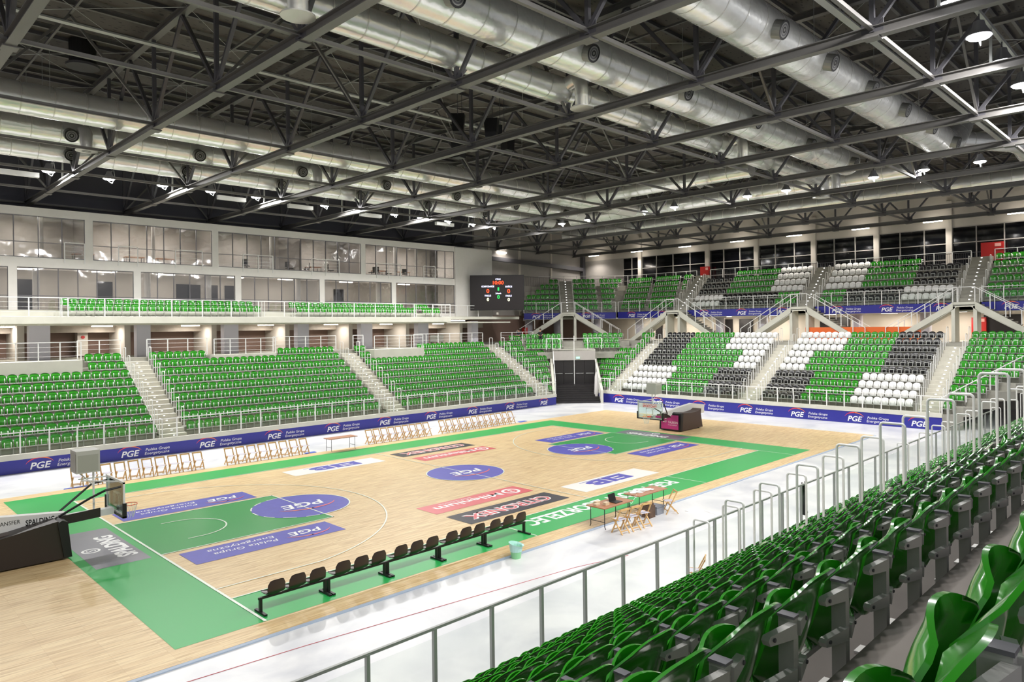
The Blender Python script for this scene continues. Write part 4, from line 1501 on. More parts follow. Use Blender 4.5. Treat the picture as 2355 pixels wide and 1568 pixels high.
def upper_stair(O, out, along, width, nm, side_walls=True):
    """O: centre of the stair at the ring front; out: unit vector into the stand; along: unit vector to the left"""
    O, out, along = (np.array(q, float) for q in (O, out, along))
    b = MB(); hw = width / 2
    for i in range(12):
        d0 = 0.35 * i; zt = 8.2 + 0.3 * (i + 1)
        p = [O + out * d0 - along * hw, O + out * d0 + along * hw, O + out * (d0 + 0.5) + along * hw, O + out * (d0 + 0.5) - along * hw]
        b.prism([q[:2] for q in p], zt - 0.35, zt, M_TERR)
    struct(b.build('upper_aisle_stair'))
    l = MB()
    for i in range(12):
        c = O + out * (0.35 * i - 0.01) + np.array([0, 0, 8.2 + 0.3 * i + 0.18])
        l.vprism([(-0.06, 0), (0.06, 0), (0.06, 0.06), (-0.06, 0.06)], c, along, (0, 0, 1), out, 0.008, M_STEPL)
    struct(l.build('step_lights'))
    # landing and the two flights down to the concourse
    p = [O - along * hw, O + along * hw, O - out * 1.5 + along * hw, O - out * 1.5 - along * hw]
    b = MB(); b.prism([q[:2] for q in p], 7.95, 8.2, M_PARA)
    # haunched arch below the landing
    b.vprism([(-hw - 0.1, 8.0), (hw + 0.1, 8.0), (hw + 0.7, 7.5), (hw + 0.45, 7.35), (hw - 0.25, 7.85), (-hw + 0.25, 7.85), (-hw - 0.45, 7.35), (-hw - 0.7, 7.5)], O - out * 1.5, along, (0, 0, 1), out, 0.25, M_PARA)
    for s in (-1, 1):
        b.vprism([(s * hw - 0.12, 5.2), (s * hw + 0.12, 5.2), (s * hw + 0.12, 7.9), (s * hw - 0.12, 7.9)], O - out * 1.5, along, (0, 0, 1), out, 1.2, M_PARA)
    for s in (-1, 1):
        for i in range(16):
            a0 = hw + 0.29 * i; zt = 8.2 - 0.18 * (i + 1)
            p = [O - out * 1.45 + along * s * a0, O - out * 1.45 + along * s * (a0 + 0.31), O - out * 0.15 + along * s * (a0 + 0.31), O - out * 0.15 + along * s * a0]
            b.prism([q[:2] for q in p], zt - 0.1, zt, M_TERR)
        Lf = 0.29 * 16
        b.vprism([(s * hw, 8.2), (s * (hw + Lf), 5.25), (s * (hw + Lf), 5.05), (s * (hw + Lf - 0.4), 5.05), (s * hw, 7.7)], O - out * 1.52, along, (0, 0, 1), out, 0.1, M_PARA)
        b.vprism([(s * hw, 8.0), (s * (hw + Lf), 5.15), (s * (hw + Lf - 0.4), 5.05), (s * hw, 7.6)], O - out * 1.45, along, (0, 0, 1), out, 1.3, M_PARA)
    struct(b.build('landing_stair'))
    for s, w in ((1, 'left'), (-1, 'right')):
        for off, ww in ((1.5, 'front'), (0.12, 'back')):
            a = (O - out * off + along * s * hw)[:2]; c = (O - out * off + along * s * (hw + 0.29 * 16))[:2]
            railing('stair_railing', 'white sloping stair railing, %s flight %s side, %s' % (w, ww, nm), [a, c], [8.2, 5.4], [9.25, 6.4], M_RAIL, post=0.95, glass=False, postw=0.03, group='sloping railings of the upper stairs')
    a = (O - out * 1.5 + along * hw)[:2]; c = (O - out * 1.5 - along * hw)[:2]
    railing('landing_railing', 'white railing in front of the landing, ' + nm, [a, c], 8.2, 9.28, M_RAIL, post=1.5, glass=False, wires=0)
    for s, w in ((1, 'left'), (-1, 'right')):
        for i in range(5):
            q = O + out * (0.7 * i + 0.5) + along * s * (hw + 0.02)
            me = LX if abs(out[0]) > 0.9 else LX
            put_loop(me, (q[0], q[1], 8.3 + 0.6 * i), 'white handrail loop, %s side, %s up, %s' % (w, ORD[i + 1], nm), rz=math.atan2(out[1], out[0]))


for (a, c), nm in zip(USTAIR, ('upper stair near the red cabinet', 'upper middle stair', 'upper stair near corner')):
    upper_stair((UX, (a + c) / 2, 0), (1, 0, 0), (0, 1, 0), c - a, nm)
upper_stair(upt(0, (UCS[0] + UCS[1]) / 2), D45, P45, 1.4, 'upper corner stair')
# columns under the ring
for i, p in enumerate([(54.0, 26.5), (54.0, 17.0), (54.0, 12.6), (54.0, 4.2), (54.0, -1.0), (54.0, -8.5), upt(1.5, 2.0)[:2], upt(1.5, 6.2)[:2], upt(1.5, 9.3)[:2]]):
    q = MB(); q.tube((p[0], p[1], 5.2), (p[0], p[1], 7.6), 0.42, mat('column_lilac', 'BDBAC4', 0.6), 24)
    q.tube((p[0], p[1], 7.4), (p[0], p[1], 7.7), 0.6, mat('column_lilac', 'BDBAC4', 0.6), 24)
    struct(q.build('concrete_column'))
struct(MB().bx(UX + 0.3, 57.2, -14, 34, 7.6, 7.7, M_PARA).build('ceiling_end_concourse'))
for i, y in enumerate((-8, -3, 2, 7, 12, 17, 22, 27)):
    q = MB(); q.bx(54.9, 55.1, y - 0.6, y + 0.6, 7.52, 7.58, M_TUBE); struct(q.build('ceiling_light'))
    lamp((55.0, y, 7.45), 130, 1.2, (1, 0.9, 0.78), shape='RECTANGLE', size_y=0.4)
for i, (y0, y1) in enumerate(((26.6, 25.8), (18.2, 17.4), (16.65, 15.25), (8.6, 6.0), (-4.3, -6.8))):
    MBd = MB().bx(57.05, 57.2, y1, y0, 5.3, 7.3, M_DBLACK)
    struct(MBd.build('door_%d' % (20 + i)))
struct(MB().prism([upt(4.4, 2)[:2], upt(4.4, 12)[:2], upt(4.6, 12)[:2], upt(4.6, 2)[:2]], 5.2, 7.7, M_BROWN).build('wall_corner'))
tag(MB().bx(50.9, 51.4, -1.4, 7.3, 5.3, 6.45, mat('bar_orange', 'E0692C', 0.4)).build('bar_counter'), 'orange front of a bar counter behind the end stand seats', 'counter')
for i, (x, y, z0_, z1_, w) in enumerate(((56.8, -4.0, 5.35, 7.1, 1.0), (56.6, 20.2, 11.5, 12.7, 1.0), (56.6, -5.0, 11.5, 12.9, 1.5), (44.6, 34.4, 5.3, 6.7, 0.6), (56.8, 18.6, 5.35, 6.6, 0.4))):
    t = thing('hydrant_cabinet', 'red fire hydrant cabinet ' + ['under the near upper stair', 'at the top of the upper corner side stair', 'at the top of the near upper stair', 'below the corner stair', 'beside a dark concourse door'][i], 'cabinet', (x, y, z0_))
    MB().bx(x, x + 0.25, y - w / 2, y + w / 2, z0_, z1_, M_REDM).build('cabinet_body', t)
    MB().bx(x - 0.01, x, y - w * 0.4, y - w * 0.12, z1_ - 0.35, z1_ - 0.1, mat('sign_pink', 'E8A8A0', 0.5)).build('cabinet_sign', t)
    if z0_ > 10:
        for s in (-1, 1): MB().bx(x + 0.05, x + 0.1, y + s * w * 0.4 - 0.02, y + s * w * 0.4 + 0.02, 11.2, z0_, M_REDM).build('leg', t)
struct(MB().bx(-16, 40.2, 37.3, 37.6, 14.5, 19.3, mat('dark_wall', '55555E', 0.8)).build('wall_back'))
struct(MB().bx(-16, 40.2, 38.6, 38.8, 8.0, 14.5, M_GREY).build('wall_room'))


# ================================================================== roof
TX = [-9.1, -3.35, 2.4, 8.05, 13.75, 19.5, 25.4, 31.4, 37.3, 43.3, 49.3, 55.5]
TY = [-22.6, -16.7, -10.9, -5.2, 0.6, 6.5, 12.7, 18.8, 25.0, 31.0, 36.9]
ZB, ZT = 15.0, 18.6
struct(MB().bx(-16, 57.5, -24, 37.3, 19.05, 19.3, M_DECK).build('ceiling'))
# roof sheets hang in shallow ribs
rb = MB()
for i in range(31):
    y = -23.5 + 2.0 * i
    rb.bx(-16, 57.4, y - 0.06, y + 0.06, 18.9, 19.05, M_STEEL)
struct(rb.build('ceiling_rib'))


def ibeam(mb, p, q, w, h, m):
    p, q = np.array(p, float), np.array(q, float)
    up = np.array([0, 0, 1.0])
    mb.beam(p + up * (h / 2 - 0.015), q + up * (h / 2 - 0.015), w, 0.03, m)
    mb.beam(p - up * (h / 2 - 0.015), q - up * (h / 2 - 0.015), w, 0.03, m)
    mb.beam(p, q, 0.025, h - 0.06, m)


M_FLANGE = mat('steel_flange', '6E6C6A', 0.4, metal=0.3)
for i, x in enumerate(TX):
    t = thing('roof_truss', 'dark steel roof truss spanning the hall, %s from the far right wall' % ordw(len(TX) - i), 'truss', (x, -23, ZB), 0, 'roof trusses')
    q = MB(); ibeam(q, (x, -23.5, ZB), (x, 37.0, ZB), 0.28, 0.3, M_FLANGE); q.build('bottom_chord', t)
    q = MB(); ibeam(q, (x, -23.5, ZT), (x, 37.0, ZT), 0.26, 0.28, M_FLANGE); q.build('top_chord', t)
    for j, y in enumerate(TY):
        q = MB(); q.beam((x, y, ZB), (x, y, ZT), 0.13, 0.13, M_STEEL); q.build('vertical_strut', t)
        q = MB(); q.bx(x - 0.2, x + 0.2, y - 0.22, y + 0.22, ZB - 0.19, ZB - 0.15, M_FLANGE); q.bx(x - 0.015, x + 0.015, y - 0.3, y + 0.3, ZB, ZB + 0.4, M_STEEL)
        q.build('gusset_plate', t)
        for yn in ([TY[j - 1]] if j else []) + ([TY[j + 1]] if j < len(TY) - 1 else []):
            q = MB(); q.beam((x, y, ZB + 0.1), (x, (y + yn) / 2, ZT - 0.1), 0.12, 0.12, M_STEEL); q.build('diagonal_strut', t)
for j, y in enumerate(TY[1:]):
    q = MB(); q.beam((-12, y, ZB + 0.1), (57.0, y, ZB + 0.1), 0.12, 0.12, M_FLANGE)
    tag(q.build('tie_beam'), 'slim steel tie running lengthwise at truss bottom, %s from the gallery side' % ordw(len(TY) - 1 - j), 'beam', 'lengthwise roof ties')
    for i in range(len(TX) - 1):
        if (i + j) % 3 == 0:
            q = MB(); q.beam((TX[i], y, ZB + 0.15), ((TX[i] + TX[i + 1]) / 2, y, ZT), 0.09, 0.09, M_FLANGE)
            q.beam((TX[i + 1], y, ZB + 0.15), ((TX[i] + TX[i + 1]) / 2, y, ZT), 0.09, 0.09, M_FLANGE)
            tag(q.build('cross_brace'), 'steel V brace between two roof trusses', 'brace', 'V braces between the roof trusses')
for j in range(20):
    y = -21.0 + 3.0 * j
    q = MB(); ibeam(q, (-14, y, ZT + 0.2), (57.2, y, ZT + 0.2), 0.12, 0.2, M_FLANGE)
    tag(q.build('roof_purlin'), 'roof purlin under the dark perforated deck, %s from the gallery side' % ordw(20 - j), 'beam', 'roof purlins')
for i in range(len(TX) - 1):
    xm = (TX[i] + TX[i + 1]) / 2
    q = MB(); q.beam((xm, -23, ZT + 0.05), (xm, 37, ZT + 0.05), 0.08, 0.08, M_FLANGE)
    for k in range(10):
        q.tube((TX[i], -21 + 6 * k, ZT), (TX[i + 1], -15 + 6 * k, ZT), 0.012, M_RAILG, 5)
        q.tube((TX[i + 1], -21 + 6 * k, ZT), (TX[i], -15 + 6 * k, ZT), 0.012, M_RAILG, 5)
    tag(q.build('roof_bracing'), 'thin crossing bracing rods high between trusses, %s bay from far right wall' % ordw(len(TX) - 1 - i), 'bracing', 'roof bracing bays')
# cable trays
for y in (9.0, 23.0, -9.0):
    q = MB(); q.beam((-12, y, 16.9), (56, y, 16.9), 0.25, 0.06, M_RAILG)
    tag(q.build('cable_tray'), 'long grey cable tray hung lengthwise in the roof trusses, %s' % ('over the court' if y == 9 else 'gallery side' if y > 9 else 'near side'), 'tray')
q = MB()
for x in TX[1:]:
    q.beam((x, 30.2, 14.75), (x, 26.0, 14.75), 0.12, 0.06, M_RAILG)
for x in (16.6, 17.0):
    q.beam((x, 33.0, 14.2), (x, 25.5, 14.2), 0.06, 0.06, M_RAILG)


def duct(name, pts, r, label, diffs=(), side=-1, rings=1.15, drops=()):
    t = thing('air_duct', label, 'duct', pts[0])
    P = [np.array(p, float) for p in pts]
    # smooth corner points
    q = MB(); 
    path = [P[0]]
    for a, b_, c in zip(P[:-2], P[1:-1], P[2:]):
        u1 = (a - b_) / np.linalg.norm(a - b_); u2 = (c - b_) / np.linalg.norm(c - b_)
        R = r * 1.6
        for k in range(6):
            s = k / 5
            path.append(b_ + u1 * R * (1 - s) ** 2 + u2 * R * s ** 2)
    path.append(P[-1])
    q.path(path, r, M_DUCT, 28)
    bd = q
    for a, c in zip(P[:-1], P[1:]):
        L = np.linalg.norm(c - a); d = (c - a) / L
        n = int(L / rings)
        for k in range(1, n):
            m_ = a + d * k * rings
            rr = r * (1.012 if k % 5 else 1.035)
            bd.path([m_ - d * 0.02, m_ + d * 0.02], rr, M_DUCTB, 28, caps=False)
    o = q.build('duct_tube', t); smooth_by_angle(o.data, 0.9)
    a, c = P[0], P[1]; d = (c - a) / np.linalg.norm(c - a)
    sd = np.array([-d[1], d[0], 0]) * side
    for s in diffs:
        base = a + d * s
        ax = sd * 0.93 - np.array([0, 0, 0.36]); ax /= np.linalg.norm(ax)
        e = base + ax * (r + 0.28)
        g = MB(); g.path([base + ax * r * 0.8, e], 0.3, M_DIFF, 20)
        A = np.cross(ax, d); A /= np.linalg.norm(A)
        for kk, (ro, ri) in enumerate(((0.3, 0.23), (0.19, 0.14), (0.1, 0.05))):
            g.disc(e + ax * 0.005, d, A, ro, M_BLACK if kk != 1 else M_STEEL, 20, r0=ri)
        g.build('air_nozzle', t)
    for s in drops:
        base = a + d * s
        g = MB()
        g.path([base + sd * r * 0.8, base + sd * (r + 0.35), base + sd * (r + 0.55) - np.array([0, 0, 0.2]), base + sd * (r + 0.6) - np.array([0, 0, 0.45]), base + sd * (r + 0.6) - np.array([0, 0, 1.0])], 0.27, M_DUCT, 18)
        e = base + sd * (r + 0.6) - np.array([0, 0, 1.0])
        g.path([e, e - np.array([0, 0, 0.04])], 0.46, M_DUCTB, 24)
        g.disc(e - np.array([0, 0, 0.05]), (1, 0, 0), (0, 1, 0), 0.2, M_DIFF, 16, r0=0.1)
        o = g.build('drop_outlet', t); smooth_by_angle(o.data, 0.8)
    # hanger wires
    h = MB()
    for k in range(int(np.linalg.norm(c - a) / 5.8)):
        m_ = a + d * (2.0 + 5.8 * k)
        for s in (-1, 1):
            h.tube(m_ + sd * s * r, m_ + sd * s * r * 1.0 + np.array([0, 0, 18.6 - m_[2]]), 0.01, M_RAILG, 4)
    if h.v: h.build('hanger_wire', t)
    return t


duct('a', [(-14, -7.1, 16.45), (36.5, -7.1, 16.45), (38.5, -7.1, 18.0)], 0.78, 'wide silver foil duct along the roof, nearest the camera side', [8 + 4.05 * k + 11.6 * 0 for k in range(11)], side=-1)
duct('b', [(-14, -1.85, 16.35), (36.0, -1.85, 16.35)], 0.76, 'wide silver foil duct over the court, second from the near side', [7.5 + 5.9 * k for k in range(8)], side=-1)
duct('c', [(-14, 0.75, 16.1), (38.5, 0.75, 16.1), (38.5, 0.75, 14.9)], 0.52, 'slimmer silver duct with dropping outlets beside the wide court duct', [], side=1, drops=[])
tt = duct('c', [(-14, 17.0, 16.35), (40, 17.0, 16.35)], 0.66, 'wide silver foil duct over the gallery side, nearest the court', [], side=-1)
duct('d', [(-14, 21.4, 16.3), (40, 21.4, 16.3)], 0.62, 'silver foil duct over the gallery side with round drop outlets', [9.5 + 5.8 * k for k in range(8)], side=-1, drops=[15.8, 27.6, 40.0])
duct('e', [(-14, 26.0, 16.35), (40, 26.0, 16.35)], 0.58, 'silver foil duct closest to the gallery wall', [10.5 + 5.8 * k for k in range(8)], side=-1)
for i, (x, y) in enumerate(((13.3, 0.75), (23.6, 0.75))):
    pass
duct('f', [(40.6, 24.0, 16.3), (40.6, -4.0, 16.3)], 0.55, 'silver cross duct above the far end of the court', [5, 11, 17, 23], side=1)
duct('g', [(33.5, 16.0, 16.4), (33.5, 3.0, 16.4)], 0.5, 'short silver cross duct between the lengthwise ducts', [3, 9], side=1)
duct('h', [(47.5, 31.0, 16.1), (47.5, -22.0, 16.1)], 0.6, 'long silver duct running along the end stand under the roof', [], side=1)
duct('i', [(38.4, -6.8, 17.2), (41.5, -9.5, 17.0), (47.5, -9.5, 16.2)], 0.5, 'flexible silver duct curving down at the right end', [], side=1)
# drop outlets of the slim duct
for i, x in enumerate((1.8, 13.4, 26.0, 38.0)):
    g = MB(); base = np.array([x, 0.75, 16.1])
    g.path([base + (0, -0.3, 0.1), base + (0, -0.85, 0.25), base + (0, -1.1, 0.05), base + (0, -1.15, -0.3), base + (0, -1.15, -0.95)], 0.27, M_DUCT, 18)
    e = base + (0, -1.15, -0.95)
    g.path([e, e - (0, 0, 0.04)], 0.46, M_DUCTB, 24)
    o = g.build('duct_outlet'); smooth_by_angle(o.data, 0.8)
    tag(o, 'bent silver outlet with round plate dropping from the slim duct, %s' % ['nearest', 'second', 'third', 'farthest'][i], 'duct outlet')

# ---- floodlights
def flood(loc, label, power, tilt=0.0, big=1.0, aim=None):
    t = thing('floodlight', label, 'floodlight', loc, tilt, 'floodlights')
    x, y, z = loc
    q = MB()
    prof = [(0.08, 0.42), (0.13, 0.40), (0.16, 0.28), (0.25, 0.12), (0.33, 0.0)]
    q.path([(x, y, z + h * big) for r_, h in prof], [r_ * big for r_, h in prof], mat('lamp_housing', '9C9DA2', 0.35, metal=0.6), 20)
    o = q.build('lamp_housing', t); smooth_by_angle(o.data, 0.8)
    q = MB(); q.path([(x, y, z - 0.005), (x, y, z - 0.05), (x, y, z - 0.09)], [0.30 * big, 0.26 * big, 0.1], M_LAMPON, 20)
    q.build('glowing_lens', t)
    q = MB(); q.path([(x + 0.05, y, z + 0.4), (x + 0.25, y, z + 0.5), (x + 0.3, y, z + 0.1), (x + 0.15, y, z - 0.25), (x - 0.02, y, z - 0.15)], 0.012, M_RAIL, 6)
    q.build('supply_cable', t)
    q = MB(); q.beam((x, y, z + 0.42), (x, y, z + 0.75), 0.04, 0.04, M_STEEL); q.build('hanger', t)
    lamp((x, y, z - 0.13), power, 0.5 * big, spread=2.75, aim=aim)


FLX = [-9.5, -6.8, -4, -1.2, 1.76, 4.66, 7.5, 10.3, 13.2, 18.15, 21.0, 24.0, 26.5, 29.2, 31.8, 34.2]
for i, x in enumerate(FLX):
    flood((x, 27.5, 15.5), 'shining floodlight above the gallery front, %s from left' % ordw(i + 1), LAMP_POWER * 0.85, aim=(x, 23, 0))
for i, y in enumerate((-8.4, -5.6, -2.85, 2.6, 5.35, 11.2, 13.95, 19.5, 22.4)):
    flood((37.4, y, 15.5), 'shining floodlight over the far baseline, %s from right' % ordw(i + 1), LAMP_POWER * 1.3)
for i, x in enumerate((-9.5, -6.5, -3.5, -0.5, 2.5, 5.5, 8.5, 11.5, 14.9, 18.0, 21.1, 24.4, 27.5, 30.5, 33.5)):
    flood((x, -12.6, 15.6), 'floodlight in a row over the near stand, %s from left' % ordw(i + 1), LAMP_POWER * 0.8, big=1.15, aim=(x, -5, 0))
q = MB(); q.beam((-12, 27.5, 16.25), (36, 27.5, 16.25), 0.12, 0.12, M_RAILG)
for x in TX[:8]: q.beam((x, 27.5, 15.15), (x, 27.5, 16.2), 0.08, 0.08, M_RAILG)
tag(q.build('lamp_rail'), 'long rail carrying the floodlights above the gallery front', 'rail')
q = MB(); q.beam((-12, -12.6, 16.35), (36, -12.6, 16.35), 0.12, 0.12, M_RAILG)
for x in TX[:8]: q.beam((x, -12.6, 15.15), (x, -12.6, 16.3), 0.08, 0.08, M_RAILG)
tag(q.build('lamp_rail'), 'long rail carrying the floodlights over the near stand', 'rail')
q = MB(); q.beam((37.4, -10, 16.25), (37.4, 25, 16.25), 0.12, 0.12, M_RAILG)
tag(q.build('lamp_rail'), 'long rail carrying the floodlights over the far baseline', 'rail')
# white box luminaires and loudspeakers
for i, x in enumerate((0.6, 12.0, 16.8, 22.5, 29.6)):
    q = MB(); q.bx(x - 0.9, x + 0.9, 28.3, 28.6, 15.25, 15.5, M_RAIL); q.tube((x, 28.45, 15.5), (x, 28.45, 19.05), 0.02, M_STEEL, 6)
    tag(q.build('box_luminaire'), 'long pale box fitting behind the floodlights, %s from left' % ordw(i + 1), 'light fitting', 'pale box fittings')
for i, (x, y, zz) in enumerate(((14.2, 8.0, 16.1), (15.3, 9.0, 15.2), (16.0, 7.0, 15.6), (14.6, 6.0, 15.4), (17.4, 8.2, 15.7))):
    t = thing('loudspeaker', 'black loudspeaker hung in the middle roof trusses, %s' % ['highest', 'lowest of the group', 'facing the court', 'left rear', 'right'][i], 'loudspeaker', (x, y, zz))
    r_ = 0.6
    q = MB(); A = np.array([math.cos(-0.8 + i), math.sin(-0.8 + i), 0]); B_ = np.array([-A[1], A[0], 0])
    q.vprism([(-0.25, 0), (0.25, 0), (0.32, 0.85), (-0.32, 0.85)], (x, y, zz), A, (0, 0, 1), B_, 0.45, M_BLACK); q.build('cabinet', t)
    q = MB(); q.tube((x, y, zz + 0.8), (x, y, 19.05), 0.015, M_STEEL, 6); q.build('hanging_wire', t)
t = thing('roof_ventilator', 'round dark roof ventilator over the left court end', 'ventilator', (-1.0, 16, 18.2))
q = MB(); q.tube((0.77, 16.3, 18.0), (0.77, 16.3, 19.0), 0.5, M_BLACK, 20); q.build('housing', t)
q = MB(); q.path([(0.77, 16.3, 17.9), (0.77, 16.3, 18.0)], 0.62, M_STEEL, 24); q.build('rim', t)


# ================================================================== things on the floor
def goal(s, xb, label):
    """s=+1: goal on the left end looking to +x; s=-1 mirrored on the right end. xb = face of the board, transport height"""
    t = thing('basketball_stand', label, 'basketball stand', (xb - s * 1.6, 7.5, 0))
    X = lambda d: xb + s * d
    zb = 1.05
    BO = -1.5 if s > 0 else -2.25
    q = MB()
    # steel rim frame of the glass board
    for y in (6.6, 8.4): q.bx(min(X(0), X(-0.05)), max(X(0), X(-0.05)), y - 0.03, y + 0.03, zb, zb + 1.05, M_RAIL)
    for zz in (zb + 0.02, zb + 1.03): q.bx(min(X(0), X(-0.05)), max(X(0), X(-0.05)), 6.57, 8.43, zz - 0.03, zz + 0.03, M_RAIL)
    q.build('board_frame', t)
    q = MB(); q.bx(min(X(-0.012), X(-0.03)), max(X(-0.012), X(-0.03)), 6.62, 8.38, zb + 0.03, zb + 1.0, M_BGLASS); q.build('glass_board', t)
    q = MB()
    for y0, y1, z0_, z1_ in ((7.2, 7.25, 1.2, 1.67), (7.75, 7.8, 1.2, 1.67), (7.2, 7.8, 1.62, 1.67), (7.2, 7.8, 1.2, 1.25)):
        q.bx(min(X(-0.008), X(-0.012)), max(X(-0.008), X(-0.012)), y0, y1, z0_, z1_, M_TEXTW)
    q.build('target_square', t)
    q = MB(); 
    for y in (6.57, 8.43): q.bx(min(X(0.03), X(-0.08)), max(X(0.03), X(-0.08)), y - 0.04, y + 0.04, zb - 0.04, zb + 0.4, M_BLACK)
    q.bx(min(X(0.03), X(-0.08)), max(X(0.03), X(-0.08)), 6.53, 8.47, zb - 0.06, zb + 0.0, M_BLACK); q.build('edge_padding', t)
    q = MB(); ring = [(X(0.38) + 0.225 * math.cos(a), 7.5 + 0.225 * math.sin(a), 1.2) for a in np.linspace(0, 2 * math.pi, 25)[:-1]]
    q.path(ring, 0.011, mat('rim_orange', 'E2481C', 0.4), 6, closed=True)
    q.bx(min(X(0), X(0.17)), max(X(0), X(0.17)), 7.42, 7.58, 1.13, 1.2, mat('rim_orange', 'E2481C', 0.4))
    rim = q.build('rim', t)
    q = MB()
    for i in range(12):
        a = 2 * math.pi * i / 12
        for da in (-0.52, 0.52):
            pts = []
            for k in range(5):
                f = k / 4; r_ = 0.225 * (1 - 0.5 * f)
                pts.append((X(0.38) + r_ * math.cos(a + da * f), 7.5 + r_ * math.sin(a + da * f), 1.19 - 0.42 * f))
            q.path(pts, 0.004, M_RAIL, 4)
    q.build('net', t)
    # arms
    q = MB()
    for y in (6.75, 8.25):
        q.path([(X(-0.06), y, 1.95), (X(-0.5), y * 0.98 + 0.15, 1.9), (X(-0.85), 7.5 + (y - 7.5) * 0.7, 1.7), (X(-1.6), 7.5 + (y - 7.5) * 0.25, 1.22)], 0.035, M_BLACK, 8)
    q.build('black_strut', t)
    q = MB(); q.tube((X(-1.0), 7.35, 2.2), (X(-0.1), 6.9, 2.1), 0.02, M_RAIL, 6); q.tube((X(-1.0), 7.65, 2.2), (X(-0.1), 8.1, 2.1), 0.02, M_RAIL, 6)
    q.build('white_brace', t)
    q = MB(); q.bx(min(X(-0.1), X(-1.85)), max(X(-0.1), X(-1.85)), 7.36, 7.64, 1.0, 1.2, M_RAIL); q.build('extension_arm', t)
    q = MB(); q.vprism([(0, 0.93), (1.45, 1.0), (1.45, 1.28), (0.45, 1.22), (0.0, 1.0)], (X(-1.95), 7.34, 0), (s, 0, 0), (0, 0, 1), (0, -0.05, 0), 1.0, M_PAD)
    q.build('arm_padding', t)
    # long white boom to the base
    q = MB()
    A = np.array([-s, 0, 0]); O = np.array([X(-1.7), 7.38, 0])
    q.vprism([(-0.3, 1.3), (1.3, 1.46), (3.0, 1.6), (4.4, 1.4), (4.4, 0.85), (2.0, 0.85), (-0.3, 1.05)], O, A, (0, 0, 1), (0, 0.28, 0), 1.0, M_WHITE)
    fy = O + np.array([0, -0.004, 0])
    R = np.array([s, 0, 0])
    if s > 0:
        put_text(q, 'SPORT TRANSFER', fy + A * 1.95 + np.array([0, 0, 1.2]), R, (0, 0, 1), M_BLACK, height=0.11, width=1.1)
        put_text(q, 'SPALDING', fy + A * 0.72 + np.array([0, 0, 1.1]), R, (0, 0, 1), M_BLACK, height=0.16, width=0.72, bold=0.02)
    else:
        put_text(q, 'SPALDING', fy + A * 2.9 + np.array([0, 0, 1.3]), -R, (0, 0, 1), M_BLACK, height=0.1, width=0.6) if False else None
    q.build('white_boom', t)
    # padded base, a wedge on wheels
    q = MB()
    O = np.array([X(BO), 0, 0])
    for (y0, y1) in ((6.75, 8.25),):
        prof = [(0, 0.08), (0.12, 1.12), (0.25, 1.2), (0.9, 1.1), (2.9, 0.75), (2.9, 0.08)]
        if s < 0:
            prof = [(0.0, 0.06), (0.16, 1.12), (0.25, 1.2), (1.3, 1.12), (2.1, 1.18), (2.45, 1.3), (2.4, 0.95), (2.6, 0.1)]
        q.vprism(prof, O + np.array([0, y0, 0]), A, (0, 0, 1), (0, y1 - y0, 0), 1.0, M_PADB if s < 0 else M_PAD)
    q.build('padded_base', t)
    q = MB(); q.vprism([(-0.1, 0.1), (0.0, 1.15), (0.14, 1.22), (0.26, 1.15), (0.1, 0.1)], O + np.array([0, 6.7, 0]), A, (0, 0, 1), (0, 1.6, 0), 1.0, M_BLACK)
    q.build('front_pad', t)
    if s > 0:
        q = MB(); q.vprism([(0.3, 1.02), (2.9, 0.72), (2.9, 0.85), (1.6, 1.0), (0.4, 1.1)], O + np.array([0, 6.95, 0]), A, (0, 0, 1), (0, 1.1, 0), 1.0, M_PADB); q.build('top_pad', t)
    else:
        q = MB(); q.bx(X(-2.25) - 0.128, X(-2.25) - 0.10, 6.86, 8.14, 0.16, 1.06, M_PINK)
        F = np.array([X(-2.25) - 0.13, 0, 0])
        put_text(q, 'TAURON', F + np.array([0, 7.62, 0.52]), (0, -1, 0), (0, 0, 1), M_TEXTW, height=0.15, width=0.72)
        put_text(q, 'POLSKA ENERGIA', F + np.array([0, 7.62, 0.4]), (0, -1, 0), (0, 0, 1), M_TEXTW, height=0.06, width=0.66)
        for k in range(4):
            a = math.pi / 2 * k + 0.5
            c = F + np.array([-0.004, 7.86 + 0.1 * math.cos(a), 0.72 + 0.12 * math.sin(a)])
            u_ = np.array([0, math.cos(a + 1.1), math.sin(a + 1.1)]); v_ = np.array([0, -u_[2], u_[1]])
            q.add([c + u_ * 0.12, c + v_ * 0.03, c - u_ * 0.05, c - v_ * 0.05], [(0, 1, 2, 3)], M_TEXTW)
        q.build('magenta_pad', t)
        q = MB(); q.bx(X(-0.004), X(-0.012), 6.7, 8.3, 1.72, 1.98, M_TEXTW) if False else q.bx(X(0.0) - 0.001, X(-0.012), 6.68, 8.32, 1.7, 1.98, M_TEXTW)
        put_text(q, 'SPORTOWY', (X(0.0) - 0.004, 8.03, 1.73), (0, -1, 0), (0, 0, 1), M_RED, height=0.14, width=1.05, bold=0.03)
        put_text(q, 'PRZEGL\u0104D', (X(0.0) - 0.004, 8.03, 1.9), (0, -1, 0), (0, 0, 1), M_RED, height=0.055, width=1.05, bold=0.02)
        q.build('white_strip', t)
        q = MB(); q.bx(X(0.0) - 0.001, X(-0.012), 6.72, 7.1, 1.14, 1.26, M_PINK); q.bx(X(0.0) - 0.001, X(-0.012), 8.02, 8.3, 1.16, 1.26, M_TEXTW); q.build('small_sticker', t)
    for y in (6.9, 8.1):
        for d in (0.4, 2.3):
            q = MB(); c = O + A * d + np.array([0, y, 0.04]); q.tube(c + (0, -0.03, 0), c + (0, 0.03, 0), 0.04, M_BLACK, 12); q.build('wheel', t)
    return t


